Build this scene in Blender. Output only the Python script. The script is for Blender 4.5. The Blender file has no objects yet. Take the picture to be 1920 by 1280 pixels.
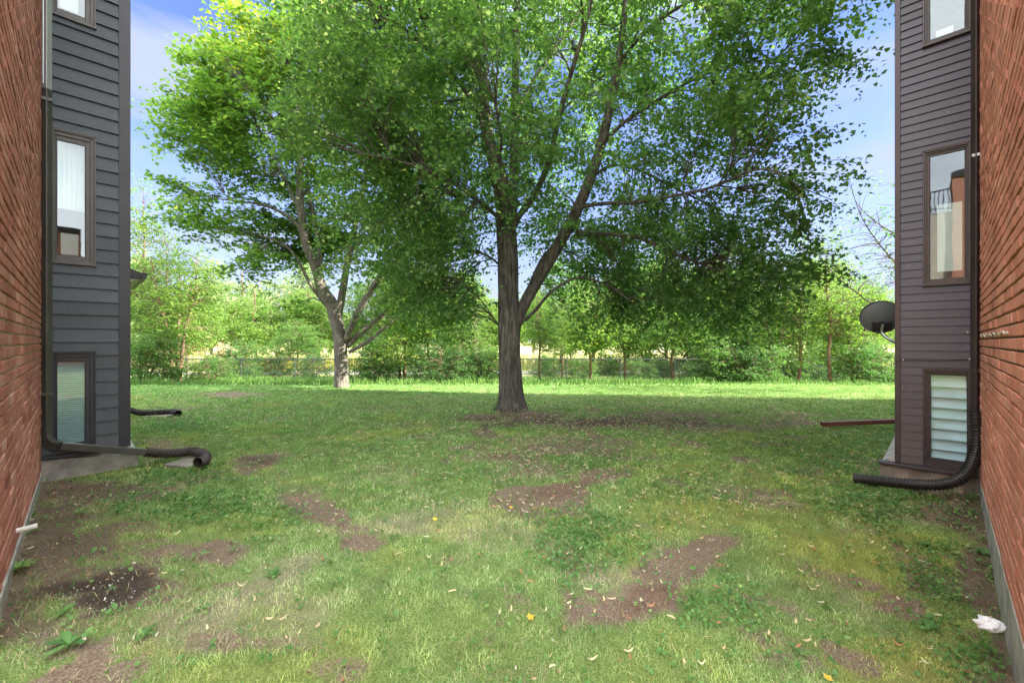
import bpy, math, random
import numpy as np
from mathutils import Vector
random.seed(7); RNG = np.random.default_rng(11)
S = bpy.context.scene
COL = S.collection
# ------------------------------------------------------------------ camera
F = 813.0; H = 1.6
cam_d = bpy.data.cameras.new('camera'); cam = bpy.data.objects.new('camera', cam_d); COL.objects.link(cam)
cam.location = (0, 0, H); cam.rotation_euler = (math.pi/2, 0, 0)
cam_d.sensor_width = 36; cam_d.lens = F/1920*36; cam_d.clip_start = 0.05; cam_d.clip_end = 3000
S.camera = cam
S.view_settings.view_transform = 'Standard'; S.view_settings.look = 'None'
S.view_settings.exposure = 2.88; S.view_settings.gamma = 1.0
# ------------------------------------------------------------------ sun and sky
SUN = Vector((0.989, -0.152, math.tan(math.radians(29)))).normalized()
sl = bpy.data.lights.new('sun', 'SUN'); sl.energy = 3.0; sl.angle = math.radians(0.5); sl.color = (1.0, 0.93, 0.80)
so = bpy.data.objects.new('sun', sl); COL.objects.link(so)
so.rotation_euler = (-SUN).to_track_quat('-Z', 'Y').to_euler(); so.location = (30, -5, 30)
world = bpy.data.worlds.new('World'); S.world = world; world.use_nodes = True
SKYM = (0.25, 0.245, 0.40); WHITE = (0.82, 0.92, 1.18); FILL_CLOUD = (7.7, 7.9, 8.1)
def sky_nodes():
    nt = world.node_tree; N = nt.nodes; L = nt.links; N.clear()
    out = N.new('ShaderNodeOutputWorld'); bg = N.new('ShaderNodeBackground'); bg.inputs[1].default_value = 0.12
    sky = N.new('ShaderNodeTexSky'); sky.sky_type = 'NISHITA'; sky.sun_disc = False
    sky.sun_elevation = math.asin(SUN.z); sky.sun_rotation = math.atan2(SUN.x, SUN.y)
    sky.air_density = 1.3; sky.dust_density = 0.6; sky.ozone_density = 2.5
    tc = N.new('ShaderNodeTexCoord')
    mp = N.new('ShaderNodeMapping'); mp.inputs['Scale'].default_value = (1.0, 1.5, 5.0); mp.inputs['Rotation'].default_value = (0.1, 0.16, 0.3)
    L.new(tc.outputs['Generated'], mp.inputs[0])
    nz = N.new('ShaderNodeTexNoise'); nz.inputs['Scale'].default_value = 2.1; nz.inputs['Detail'].default_value = 6; nz.inputs['Roughness'].default_value = 0.5
    nz.inputs['Distortion'].default_value = 0.5
    L.new(mp.outputs[0], nz.inputs[0])
    sep = N.new('ShaderNodeSeparateXYZ'); L.new(tc.outputs['Generated'], sep.inputs[0])
    def mr(v, a, b, c, d):
        q = N.new('ShaderNodeMapRange'); q.inputs[1].default_value = a; q.inputs[2].default_value = b; q.inputs[3].default_value = c; q.inputs[4].default_value = d
        L.new(v, q.inputs[0]); return q.outputs[0]
    def mth(op, a, b):
        m = N.new('ShaderNodeMath'); m.operation = op
        for i, v in enumerate((a, b)):
            if isinstance(v, float): m.inputs[i].default_value = v
            else: L.new(v, m.inputs[i])
        return m.outputs[0]
    def mix(f, a, b):
        m = N.new('ShaderNodeMix'); m.data_type = 'RGBA'
        for i, v in ((0, f), (6, a), (7, b)):
            if isinstance(v, tuple): m.inputs[i].default_value = (*v, 1)
            else: L.new(v, m.inputs[i])
        return m.outputs[2]
    # clear blue in front with thin wisps and white air near the horizon
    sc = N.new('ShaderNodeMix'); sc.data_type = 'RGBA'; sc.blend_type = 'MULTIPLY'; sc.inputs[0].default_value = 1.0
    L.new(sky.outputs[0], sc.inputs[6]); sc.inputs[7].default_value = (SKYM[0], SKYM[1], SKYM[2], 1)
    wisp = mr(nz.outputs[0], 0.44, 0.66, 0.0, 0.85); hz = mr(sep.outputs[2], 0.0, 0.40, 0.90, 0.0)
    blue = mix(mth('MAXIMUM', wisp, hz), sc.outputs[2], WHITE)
    # unseen bright cloud overhead and behind, added as fill for the shaded lawn
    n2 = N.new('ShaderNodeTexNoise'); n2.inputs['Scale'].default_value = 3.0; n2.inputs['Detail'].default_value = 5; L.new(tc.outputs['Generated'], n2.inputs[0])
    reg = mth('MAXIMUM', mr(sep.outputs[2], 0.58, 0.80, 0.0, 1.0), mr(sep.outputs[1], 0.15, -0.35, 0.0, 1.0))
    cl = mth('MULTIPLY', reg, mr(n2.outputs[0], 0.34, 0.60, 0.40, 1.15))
    tot = mix(cl, blue, FILL_CLOUD)
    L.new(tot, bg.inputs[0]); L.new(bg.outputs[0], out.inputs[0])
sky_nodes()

# ------------------------------------------------------------------ helpers
A2 = np.array([-0.709, 0.705]); B2 = np.array([0.705, 0.709])
def W(a, b, z=0.0):
    return np.array([a*A2[0] + b*B2[0], a*A2[1] + b*B2[1], z])
def at(px, py, d):
    return np.array([(px-960)/F*d, d, H + (640-py)/F*d])
def px_of(x, y, z=0.0):
    y = np.maximum(y, 1e-3)
    return 960 + x/y*F, 640 + (H-z)/y*F
_T = np.random.default_rng(5).random((256, 256))
def vnoise(x, y, s=1.0, o=0):
    x = np.asarray(x)*s + 17.3*o + 1000.0; y = np.asarray(y)*s + 9.7*o + 1000.0
    ix = np.floor(x).astype(int); iy = np.floor(y).astype(int); fx = x-ix; fy = y-iy
    fx = fx*fx*(3-2*fx); fy = fy*fy*(3-2*fy)
    g = lambda i, j: _T[i & 255, j & 255]
    return (g(ix, iy)*(1-fx)+g(ix+1, iy)*fx)*(1-fy) + (g(ix, iy+1)*(1-fx)+g(ix+1, iy+1)*fx)*fy
def fbm(x, y, s=1.0, o=0, n=4):
    t = 0; a = 1; m = 0
    for k in range(n):
        t = t + a*vnoise(x, y, s, o+k*3); m += a; a *= 0.5; s *= 2.03
    return t/m
def sstep(a, b, x):
    t = np.clip((x-a)/(b-a), 0, 1); return t*t*(3-2*t)

def tag(o, label=None, cat=None, group=None, kind=None):
    if label: o['label'] = label
    if cat: o['category'] = cat
    if group: o['group'] = group
    if kind: o['kind'] = kind
    return o
def empty(name, loc, label, cat, group=None):
    o = bpy.data.objects.new(name, None); COL.objects.link(o); o.location = [float(c) for c in loc]
    o.empty_display_size = 0.2
    return tag(o, label, cat, group)
def wloc(o):
    v = Vector((0, 0, 0))
    while o is not None:
        v = v + o.location; o = o.parent
    return np.array(v)
def mesh_np(name, V, faces, mat, parent=None, attrs=None, smooth=False, origin=None):
    """V (n,3) world coordinates; faces: list of int arrays (m,k). Only unrotated parents."""
    V = np.asarray(V, dtype=np.float64).reshape(-1, 3)
    org = np.array(origin) if origin is not None else np.zeros(3)
    if parent is not None: base = wloc(parent); loc = np.zeros(3)
    else: base = org; loc = org
    V = V - base
    me = bpy.data.meshes.new(name)
    me.vertices.add(len(V)); me.vertices.foreach_set('co', V.astype(np.float32).ravel())
    fs = [np.asarray(f, dtype=np.int32) for f in faces if len(f)]
    tot = sum(f.size for f in fs); cnt = sum(len(f) for f in fs)
    me.loops.add(tot); me.polygons.add(cnt)
    me.loops.foreach_set('vertex_index', np.concatenate([f.ravel() for f in fs]))
    ls = np.concatenate([np.full(len(f), f.shape[1], dtype=np.int32) for f in fs])
    me.polygons.foreach_set('loop_start', np.concatenate([[0], np.cumsum(ls)[:-1]]).astype(np.int32))
    try: me.polygons.foreach_set('loop_total', ls)
    except Exception: pass
    me.polygons.foreach_set('use_smooth', np.full(cnt, bool(smooth)))
    if attrs:
        for k, v in attrs.items():
            v = np.asarray(v, dtype=np.float32)
            if v.ndim == 1:
                at_ = me.attributes.new(k, 'FLOAT', 'POINT'); at_.data.foreach_set('value', v)
            else:
                at_ = me.attributes.new(k, 'FLOAT_COLOR', 'POINT')
                if v.shape[1] == 3: v = np.hstack([v, np.ones((len(v), 1), dtype=np.float32)])
                at_.data.foreach_set('color', v.ravel())
    me.update(calc_edges=True); me.validate()
    if mat: me.materials.append(mat)
    o = bpy.data.objects.new(name, me); COL.objects.link(o); o.location = loc
    if parent is not None: o.parent = parent
    return o
class MB:
    def __init__(s): s.v = []; s.f = {}; s.n = 0; s.t = []
    def add(s, V, faces, t=0.5):
        V = np.asarray(V, float).reshape(-1, 3); s.v.append(V); s.t.append(np.full(len(V), t) if np.isscalar(t) else t)
        for f in faces: s.f.setdefault(len(f), []).append([i+s.n for i in f])
        s.n += len(V)
    def addnp(s, V, F_, t=0.5):
        V = np.asarray(V, float).reshape(-1, 3); s.v.append(V); s.t.append(np.full(len(V), t) if np.isscalar(t) else t)
        F_ = np.asarray(F_); s.f.setdefault(F_.shape[1], []).extend((F_+s.n).tolist()); s.n += len(V)
    def hexa(s, P, t=0.5):   # 8 corners: bottom 4 ccw, top 4
        s.add(P, [(3,2,1,0),(4,5,6,7),(0,1,5,4),(1,2,6,5),(2,3,7,6),(3,0,4,7)], t)
    def ab(s, a0, a1, b0, b1, z0, z1, t=0.5):
        s.hexa([W(a0,b0,z0),W(a1,b0,z0),W(a1,b1,z0),W(a0,b1,z0),W(a0,b0,z1),W(a1,b0,z1),W(a1,b1,z1),W(a0,b1,z1)], t)
    def box(s, x0, x1, y0, y1, z0, z1, t=0.5):
        s.hexa([(x0,y0,z0),(x1,y0,z0),(x1,y1,z0),(x0,y1,z0),(x0,y0,z1),(x1,y0,z1),(x1,y1,z1),(x0,y1,z1)], t)
    def tube(s, P, R, n=8, cap=True, t=0.5, sq=None):
        P = np.asarray(P, float); m = len(P); R = np.full(m, R) if np.isscalar(R) else np.asarray(R, float)
        T = np.gradient(P, axis=0); T /= np.linalg.norm(T, axis=1)[:, None]+1e-9
        up = np.array([0, 0, 1.0]) if abs(T[0][2]) < 0.9 else np.array([0, 1.0, 0])
        U = np.zeros_like(P); u = up - T[0]*np.dot(up, T[0]); u /= np.linalg.norm(u)
        for i in range(m):
            u = u - T[i]*np.dot(u, T[i]); u /= np.linalg.norm(u)+1e-9; U[i] = u
        Vv = np.cross(T, U)
        if sq is None:
            an = np.arange(n)/n*2*np.pi; cx = np.cos(an); cy = np.sin(an)
        else:   # rectangular section with small chamfers, half sizes relative to R
            w, h, c = sq; q = [(w,h-c),(w-c,h),(-w+c,h),(-w,h-c),(-w,-h+c),(-w+c,-h),(w-c,-h),(w,-h+c)]
            cx = np.array([k[1] for k in q]); cy = np.array([k[0] for k in q]); n = 8
        V = P[:, None, :] + R[:, None, None]*(cx[None, :, None]*U[:, None, :] + cy[None, :, None]*Vv[:, None, :])
        i = np.arange(m-1)[:, None]*n; j = np.arange(n)[None, :]; k = (j+1) % n
        Fq = np.stack([i+j, i+k, i+n+k, i+n+j], -1).reshape(-1, 4)
        b0 = s.n
        s.addnp(V.reshape(-1, 3), Fq, t)
        if cap:
            s.f.setdefault(n, []).append([b0+q for q in range(n)][::-1]); s.f[n].append([b0+(m-1)*n+q for q in range(n)])
    def build(s, name, mat, parent=None, smooth=False, origin=None, tint=False):
        V = np.concatenate(s.v); at_ = {'tint': np.concatenate(s.t)} if tint else None
        return mesh_np(name, V, [np.array(f) for f in s.f.values()], mat, parent, at_, smooth, origin)
def bevel(o, w=0.004, seg=2):
    m = o.modifiers.new('bevel', 'BEVEL'); m.width = w; m.segments = seg; m.limit_method = 'ANGLE'; m.harden_normals = False
    return o

# ------------------------------------------------------------------ materials
def new_mat(name):
    m = bpy.data.materials.new(name); m.use_nodes = True; nt = m.node_tree
    return m, nt.nodes, nt.links, nt.nodes['Principled BSDF']
def ramp(N, stops):
    r = N.new('ShaderNodeValToRGB'); e = r.color_ramp.elements
    while len(e) < len(stops): e.new(0.5)
    for q, (p, c) in zip(e, stops): q.position = p; q.color = (*c, 1)
    return r
def simple(name, col, rough=0.6, metal=0.0, var=0.15, scale=6.0, bump=0.0, bscale=60.0, stretch=(1,1,1), spec=0.5):
    m, N, L, P = new_mat(name)
    tc = N.new('ShaderNodeTexCoord'); mp = N.new('ShaderNodeMapping'); mp.inputs['Scale'].default_value = stretch
    L.new(tc.outputs['Object'], mp.inputs[0])
    nz = N.new('ShaderNodeTexNoise'); nz.inputs['Scale'].default_value = scale; nz.inputs['Detail'].default_value = 5
    L.new(mp.outputs[0], nz.inputs[0])
    c = np.array(col)
    r = ramp(N, [(0.3, tuple(c*(1-var))), (0.7, tuple(np.minimum(c*(1+var), 1)))])
    L.new(nz.outputs[0], r.inputs[0]); L.new(r.outputs[0], P.inputs['Base Color'])
    P.inputs['Roughness'].default_value = rough; P.inputs['Metallic'].default_value = metal
    P.inputs['Specular IOR Level'].default_value = spec
    if bump:
        n2 = N.new('ShaderNodeTexNoise'); n2.inputs['Scale'].default_value = bscale; n2.inputs['Detail'].default_value = 4
        L.new(mp.outputs[0], n2.inputs[0]); b = N.new('ShaderNodeBump'); b.inputs['Strength'].default_value = 0.8; b.inputs['Distance'].default_value = bump
        L.new(n2.outputs[0], b.inputs['Height']); L.new(b.outputs[0], P.inputs['Normal'])
    return m
def leaf_mat(name, stops, trans, tf=0.45, rough=0.5, vary=0.0):
    m, N, L, P = new_mat(name)
    a = N.new('ShaderNodeAttribute'); a.attribute_name = 'tint'
    r0 = ramp(N, stops); L.new(a.outputs['Fac'], r0.inputs[0])
    oi = N.new('ShaderNodeObjectInfo'); rv = ramp(N, [(0.0, (0.62, 0.70, 0.70)), (0.35, (1.0, 0.98, 0.9)), (0.7, (1.15, 1.08, 0.95)), (1.0, (0.82, 0.92, 1.05))]); L.new(oi.outputs['Random'], rv.inputs[0])
    r = N.new('ShaderNodeMix'); r.data_type = 'RGBA'; r.blend_type = 'MULTIPLY'; r.inputs[0].default_value = vary
    L.new(r0.outputs[0], r.inputs[6]); L.new(rv.outputs[0], r.inputs[7]); L.new(r.outputs[2], P.inputs['Base Color'])
    P.inputs['Roughness'].default_value = rough; P.inputs['Specular IOR Level'].default_value = 0.35
    t = N.new('ShaderNodeBsdfTranslucent'); mc = N.new('ShaderNodeMix'); mc.data_type = 'RGBA'; mc.blend_type = 'MULTIPLY'; mc.inputs[0].default_value = 1
    L.new(r.outputs[2], mc.inputs[6]); mc.inputs[7].default_value = (*trans, 1); L.new(mc.outputs[2], t.inputs[0])
    ms = N.new('ShaderNodeMixShader'); ms.inputs[0].default_value = tf
    L.new(P.outputs[0], ms.inputs[1]); L.new(t.outputs[0], ms.inputs[2]); L.new(ms.outputs[0], N['Material Output'].inputs[0])
    return m
def bark_mat(name, c1, c2, vs=4.0, dist=0.02):
    m, N, L, P = new_mat(name)
    tc = N.new('ShaderNodeTexCoord'); mp = N.new('ShaderNodeMapping'); mp.inputs['Scale'].default_value = (1, 1, 0.13)
    L.new(tc.outputs['Object'], mp.inputs[0])
    v = N.new('ShaderNodeTexNoise'); v.inputs['Scale'].default_value = vs*6; v.inputs['Detail'].default_value = 7; v.inputs['Roughness'].default_value = 0.65; v.inputs['Distortion'].default_value = 0.7
    L.new(mp.outputs[0], v.inputs[0])
    n2 = N.new('ShaderNodeTexNoise'); n2.inputs['Scale'].default_value = 3; n2.inputs['Detail'].default_value = 4; L.new(tc.outputs['Object'], n2.inputs[0])
    r = ramp(N, [(0.38, c1), (0.62, c2)]); L.new(v.outputs[0], r.inputs[0])
    r2 = ramp(N, [(0.35, (0.7, 0.7, 0.7)), (0.7, (1.15, 1.12, 1.05))]); L.new(n2.outputs[0], r2.inputs[0])
    mc = N.new('ShaderNodeMix'); mc.data_type = 'RGBA'; mc.blend_type = 'MULTIPLY'; mc.inputs[0].default_value = 1
    L.new(r.outputs[0], mc.inputs[6]); L.new(r2.outputs[0], mc.inputs[7]); L.new(mc.outputs[2], P.inputs['Base Color'])
    b = N.new('ShaderNodeBump'); b.inputs['Strength'].default_value = 1.0; b.inputs['Distance'].default_value = dist
    L.new(v.outputs[0], b.inputs['Height']); L.new(b.outputs[0], P.inputs['Normal']); P.inputs['Roughness'].default_value = 0.9
    return m
def brick_mat(name, cols):
    m, N, L, P = new_mat(name)
    a = N.new('ShaderNodeAttribute'); a.attribute_name = 'tint'
    tc = N.new('ShaderNodeTexCoord')
    rot = N.new('ShaderNodeMapping'); rot.inputs['Scale'].default_value = (60, 60, 30); L.new(tc.outputs['Object'], rot.inputs[0])
    st = N.new('ShaderNodeTexNoise'); st.inputs['Scale'].default_value = 1.4; st.inputs['Detail'].default_value = 5; st.inputs['Roughness'].default_value = 0.7; L.new(rot.outputs[0], st.inputs[0])
    fn = N.new('ShaderNodeTexNoise'); fn.inputs['Scale'].default_value = 110; fn.inputs['Detail'].default_value = 4; fn.inputs['Roughness'].default_value = 0.7; L.new(tc.outputs['Object'], fn.inputs[0])
    big = N.new('ShaderNodeTexNoise'); big.inputs['Scale'].default_value = 0.9; big.inputs['Detail'].default_value = 5; L.new(tc.outputs['Object'], big.inputs[0])
    def mth(op, x, y):
        q = N.new('ShaderNodeMath'); q.operation = op
        for i, k in enumerate((x, y)):
            if isinstance(k, (int, float)): q.inputs[i].default_value = k
            else: L.new(k, q.inputs[i])
        return q.outputs[0]
    s1 = mth('ADD', mth('MULTIPLY', a.outputs['Fac'], 0.45), mth('MULTIPLY', st.outputs[0], 0.55))
    s2 = mth('ADD', mth('MULTIPLY', s1, 0.75), mth('MULTIPLY', fn.outputs[0], 0.25))
    r = ramp(N, cols); L.new(s2, r.inputs[0])
    r2 = ramp(N, [(0.35, (0.78, 0.76, 0.76)), (0.65, (1.12, 1.1, 1.08))]); L.new(big.outputs[0], r2.inputs[0])
    mc = N.new('ShaderNodeMix'); mc.data_type = 'RGBA'; mc.blend_type = 'MULTIPLY'; mc.inputs[0].default_value = 1
    L.new(r.outputs[0], mc.inputs[6]); L.new(r2.outputs[0], mc.inputs[7]); L.new(mc.outputs[2], P.inputs['Base Color'])
    h = mth('ADD', st.outputs[0], mth('MULTIPLY', fn.outputs[0], 0.7))
    b = N.new('ShaderNodeBump'); b.inputs['Strength'].default_value = 1; b.inputs['Distance'].default_value = 0.006
    L.new(h, b.inputs['Height']); L.new(b.outputs[0], P.inputs['Normal']); P.inputs['Roughness'].default_value = 0.92; P.inputs['Specular IOR Level'].default_value = 0.2
    return m
def siding_mat(name, col, grain=1.0, rough=0.45):
    m, N, L, P = new_mat(name)
    tc = N.new('ShaderNodeTexCoord'); mp = N.new('ShaderNodeMapping'); mp.inputs['Scale'].default_value = (2.0, 2.0, 60)
    L.new(tc.outputs['Object'], mp.inputs[0])
    g = N.new('ShaderNodeTexNoise'); g.inputs['Scale'].default_value = 3; g.inputs['Detail'].default_value = 6; g.inputs['Roughness'].default_value = 0.7; g.inputs['Distortion'].default_value = 0.3
    L.new(mp.outputs[0], g.inputs[0])
    a = N.new('ShaderNodeAttribute'); a.attribute_name = 'tint'
    big = N.new('ShaderNodeTexNoise'); big.inputs['Scale'].default_value = 1.6; big.inputs['Detail'].default_value = 6; L.new(tc.outputs['Object'], big.inputs[0])
    ad = N.new('ShaderNodeMath'); ad.operation = 'ADD'; L.new(big.outputs[0], ad.inputs[0]); L.new(g.outputs[0], ad.inputs[1])
    ad2 = N.new('ShaderNodeMath'); ad2.operation = 'ADD'; L.new(ad.outputs[0], ad2.inputs[0]); L.new(a.outputs['Fac'], ad2.inputs[1])
    dv = N.new('ShaderNodeMath'); dv.operation = 'DIVIDE'; dv.inputs[1].default_value = 3; L.new(ad2.outputs[0], dv.inputs[0])
    c = np.array(col); r = ramp(N, [(0.32, tuple(c*0.75)), (0.68, tuple(c*1.35))]); L.new(dv.outputs[0], r.inputs[0])
    sx = N.new('ShaderNodeSeparateXYZ'); gm = N.new('ShaderNodeNewGeometry'); L.new(gm.outputs['Position'], sx.inputs[0])
    du = N.new('ShaderNodeMapRange'); du.inputs[1].default_value = 0.25; du.inputs[2].default_value = 0.75; du.inputs[3].default_value = 0.26; du.inputs[4].default_value = 0.0; L.new(sx.outputs[2], du.inputs[0])
    dm = N.new('ShaderNodeMath'); dm.operation = 'MULTIPLY'; L.new(du.outputs[0], dm.inputs[0]); L.new(big.outputs[0], dm.inputs[1])
    # white flecks and chips
    vo = N.new('ShaderNodeTexNoise'); vo.inputs['Scale'].default_value = 75; vo.inputs['Detail'].default_value = 1; L.new(tc.outputs['Object'], vo.inputs[0])
    th = N.new('ShaderNodeMapRange'); th.inputs[1].default_value = 0.765; th.inputs[2].default_value = 0.80; L.new(vo.outputs[0], th.inputs[0])
    mc = N.new('ShaderNodeMix'); mc.data_type = 'RGBA'; L.new(th.outputs[0], mc.inputs[0]); L.new(r.outputs[0], mc.inputs[6]); mc.inputs[7].default_value = (0.35, 0.36, 0.36, 1)
    md = N.new('ShaderNodeMix'); md.data_type = 'RGBA'; L.new(dm.outputs[0], md.inputs[0]); L.new(mc.outputs[2], md.inputs[6]); md.inputs[7].default_value = (0.17, 0.14, 0.11, 1)
    L.new(md.outputs[2], P.inputs['Base Color'])
    b = N.new('ShaderNodeBump'); b.inputs['Strength'].default_value = 0.6*grain; b.inputs['Distance'].default_value = 0.003
    L.new(g.outputs[0], b.inputs['Height']); L.new(b.outputs[0], P.inputs['Normal']); P.inputs['Roughness'].default_value = rough
    return m
def glass_mat():
    m, N, L, P = new_mat('window_glass')
    N.remove(P)
    t = N.new('ShaderNodeBsdfTransparent'); t.inputs[0].default_value = (0.86, 0.93, 0.92, 1)
    g = N.new('ShaderNodeBsdfGlossy'); g.inputs['Roughness'].default_value = 0.015; g.inputs[0].default_value = (0.95, 0.97, 1, 1)
    tc = N.new('ShaderNodeTexCoord'); nz = N.new('ShaderNodeTexNoise'); nz.inputs['Scale'].default_value = 2.2; L.new(tc.outputs['Object'], nz.inputs[0])
    b = N.new('ShaderNodeBump'); b.inputs['Strength'].default_value = 0.08; b.inputs['Distance'].default_value = 0.01; L.new(nz.outputs[0], b.inputs['Height']); L.new(b.outputs[0], g.inputs['Normal'])
    ms = N.new('ShaderNodeMixShader'); ms.inputs[0].default_value = 0.06
    L.new(t.outputs[0], ms.inputs[1]); L.new(g.outputs[0], ms.inputs[2]); L.new(ms.outputs[0], N['Material Output'].inputs[0])
    return m
def vcol_mat(name, attr='gcol', rough=0.7, trans=0.3):
    m, N, L, P = new_mat(name)
    a = N.new('ShaderNodeAttribute'); a.attribute_name = attr; L.new(a.outputs['Color'], P.inputs['Base Color']); P.inputs['Roughness'].default_value = rough
    P.inputs['Specular IOR Level'].default_value = 0.25
    if trans:
        t = N.new('ShaderNodeBsdfTranslucent'); L.new(a.outputs['Color'], t.inputs[0]); ms = N.new('ShaderNodeMixShader'); ms.inputs[0].default_value = trans
        L.new(P.outputs[0], ms.inputs[1]); L.new(t.outputs[0], ms.inputs[2]); L.new(ms.outputs[0], N['Material Output'].inputs[0])
    return m

M = {}
M['glass'] = glass_mat()
M['brick_l'] = brick_mat('red_brown_brick', [(0.36, (0.24, 0.088, 0.070)), (0.5, (0.48, 0.200, 0.158)), (0.64, (0.68, 0.43, 0.38))])
M['brick_r'] = brick_mat('orange_red_brick', [(0.36, (0.44, 0.155, 0.110)), (0.5, (0.65, 0.270, 0.195)), (0.64, (0.75, 0.40, 0.32))])
M['mortar_l'] = simple('pale_mortar', (0.55, 0.52, 0.42), 0.95, var=0.25, scale=20, bump=0.004)
M['mortar_r'] = simple('olive_mortar', (0.15, 0.125, 0.085), 0.95, var=0.25, scale=20, bump=0.004)
M['concrete'] = simple('concrete', (0.34, 0.34, 0.31), 0.95, var=0.35, scale=7, bump=0.006, bscale=70)
M['slab'] = simple('weathered_slab', (0.21, 0.195, 0.165), 0.95, var=0.4, scale=9, bump=0.006, bscale=70)
M['concrete_b'] = simple('stained_concrete', (0.20, 0.17, 0.14), 0.95, var=0.45, scale=5, bump=0.006, bscale=70)
M['siding_l'] = siding_mat('slate_lap_siding', (0.040, 0.062, 0.078))
M['siding_r'] = siding_mat('plum_brown_siding', (0.025, 0.019, 0.033), grain=0.3, rough=0.38)
M['trim_l'] = simple('charcoal_trim', (0.032, 0.038, 0.048), 0.45, var=0.2, scale=3)
M['trim_r'] = simple('brown_trim', (0.042, 0.031, 0.038), 0.42, var=0.25, scale=3)
M['frame_l'] = simple('grey_window_frame', (0.085, 0.088, 0.08), 0.4, var=0.15)
M['frame_r'] = simple('brown_window_frame', (0.060, 0.050, 0.052), 0.4, var=0.2)
M['frame_dk'] = simple('black_gasket', (0.012, 0.012, 0.014), 0.5)
M['spout_l'] = simple('bronze_downspout', (0.075, 0.078, 0.068), 0.30, metal=0.15, var=0.2, scale=5)
M['spout_r'] = simple('brown_downspout', (0.040, 0.028, 0.030), 0.35, metal=0.2, var=0.25, scale=5)
M['spout_red'] = simple('red_brown_downspout', (0.13, 0.045, 0.035), 0.45, var=0.3, scale=6)
M['hose'] = simple('black_corrugated_plastic', (0.020, 0.018, 0.018), 0.42, var=0.3, scale=9)
M['hose_d'] = simple('dusty_corrugated_plastic', (0.040, 0.030, 0.027), 0.6, var=0.5, scale=12)
M['white_pvc'] = simple('white_pvc', (0.72, 0.74, 0.72), 0.4, var=0.1, scale=15)
M['bag'] = simple('white_plastic', (0.75, 0.77, 0.82), 0.35, var=0.1, scale=9)
M['steel'] = simple('galvanised_steel', (0.35, 0.36, 0.36), 0.35, metal=0.8)
M['dish'] = simple('grey_dish', (0.11, 0.125, 0.13), 0.5, var=0.12, scale=4)
M['blind_l'] = simple('teal_grey_blind', (0.42, 0.53, 0.57), 0.55, var=0.05)
M['blind_w'] = simple('white_slat_blind', (0.70, 0.78, 0.92), 0.5, var=0.06)
M['curtain'] = simple('pale_curtain', (0.80, 0.82, 0.82), 0.9, var=0.05)
M['room'] = simple('interior_wall', (0.25, 0.25, 0.24), 0.9, var=0.05)
M['roof_dk'] = simple('dark_shingle', (0.06, 0.06, 0.06), 0.9, var=0.3, scale=20)
M['roof_red'] = simple('terracotta_roof', (0.45, 0.17, 0.10), 0.85, var=0.2, scale=2)
M['house'] = simple('pale_render', (0.62, 0.58, 0.52), 0.9, var=0.06)
M['house_red'] = simple('salmon_brick', (0.55, 0.27, 0.19), 0.9, var=0.12, scale=4)
M['soffit'] = simple('cream_soffit', (0.35, 0.36, 0.28), 0.7, var=0.08)
M['fence'] = simple('green_black_steel', (0.022, 0.035, 0.030), 0.5, var=0.2)
M['wire'] = simple('fence_wire', (0.10, 0.12, 0.11), 0.4, metal=0.5)
M['bark_linden'] = bark_mat('linden_bark', (0.033, 0.028, 0.023), (0.175, 0.155, 0.13), 3.0, 0.05)
M['bark_maple'] = bark_mat('maple_bark', (0.065, 0.058, 0.050), (0.26, 0.235, 0.205), 5.0, 0.02)
M['bark_grey'] = bark_mat('grey_twig_bark', (0.07, 0.06, 0.05), (0.16, 0.14, 0.12), 8.0, 0.01)
M['bark_young'] = bark_mat('young_bark', (0.10, 0.06, 0.038), (0.27, 0.18, 0.12), 8.0, 0.01)
M['leaf_linden'] = leaf_mat('linden_leaf', [(0.0, (0.040, 0.098, 0.040)), (0.45, (0.096, 0.192, 0.066)), (0.80, (0.165, 0.275, 0.095)), (0.93, (0.38, 0.47, 0.24))], (2.35, 2.35, 1.1), 0.52)
M['leaf_maple'] = leaf_mat('maple_leaf', [(0.0, (0.055, 0.125, 0.034)), (0.5, (0.115, 0.225, 0.048)), (0.8, (0.20, 0.30, 0.06)), (1.0, (0.50, 0.50, 0.10))], (2.1, 2.1, 1.0), 0.46)
M['leaf_young'] = leaf_mat('young_leaf', [(0.0, (0.050, 0.120, 0.028)), (0.5, (0.120, 0.225, 0.046)), (1.0, (0.28, 0.36, 0.09))], (1.9, 1.9, 1.1), 0.45, vary=0.9)
M['leaf_far'] = leaf_mat('far_leaf', [(0.0, (0.10, 0.17, 0.07)), (0.5, (0.20, 0.29, 0.12)), (1.0, (0.36, 0.42, 0.20))], (1.5, 1.5, 1.2), 0.35, 0.8, vary=0.5)  # distance haze painted in as paler leaf colours
M['leaf_shrub'] = leaf_mat('shrub_leaf', [(0.0, (0.035, 0.100, 0.030)), (0.5, (0.080, 0.180, 0.048)), (1.0, (0.20, 0.30, 0.08))], (1.8, 1.9, 1.0), 0.4, vary=1.0)
M['grass'] = vcol_mat('grass_blades', trans=0.3)
M['litter'] = vcol_mat('fallen_bracts', trans=0.15)
M['weed'] = leaf_mat('weed_leaf', [(0.0, (0.05, 0.14, 0.035)), (0.6, (0.11, 0.24, 0.06)), (1.0, (0.22, 0.34, 0.10))], (1.6, 1.8, 1.0), 0.3)
M['yellow'] = leaf_mat('yellow_leaf', [(0.0, (0.62, 0.50, 0.03)), (1.0, (0.8, 0.66, 0.08))], (1, 1, 1), 0.2)
M['orange'] = leaf_mat('orange_leaf', [(0.0, (0.65, 0.30, 0.03)), (1.0, (0.75, 0.45, 0.06))], (1, 1, 1), 0.2)
M['twig'] = simple('dry_twig', (0.25, 0.20, 0.15), 0.9, var=0.2)

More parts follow.
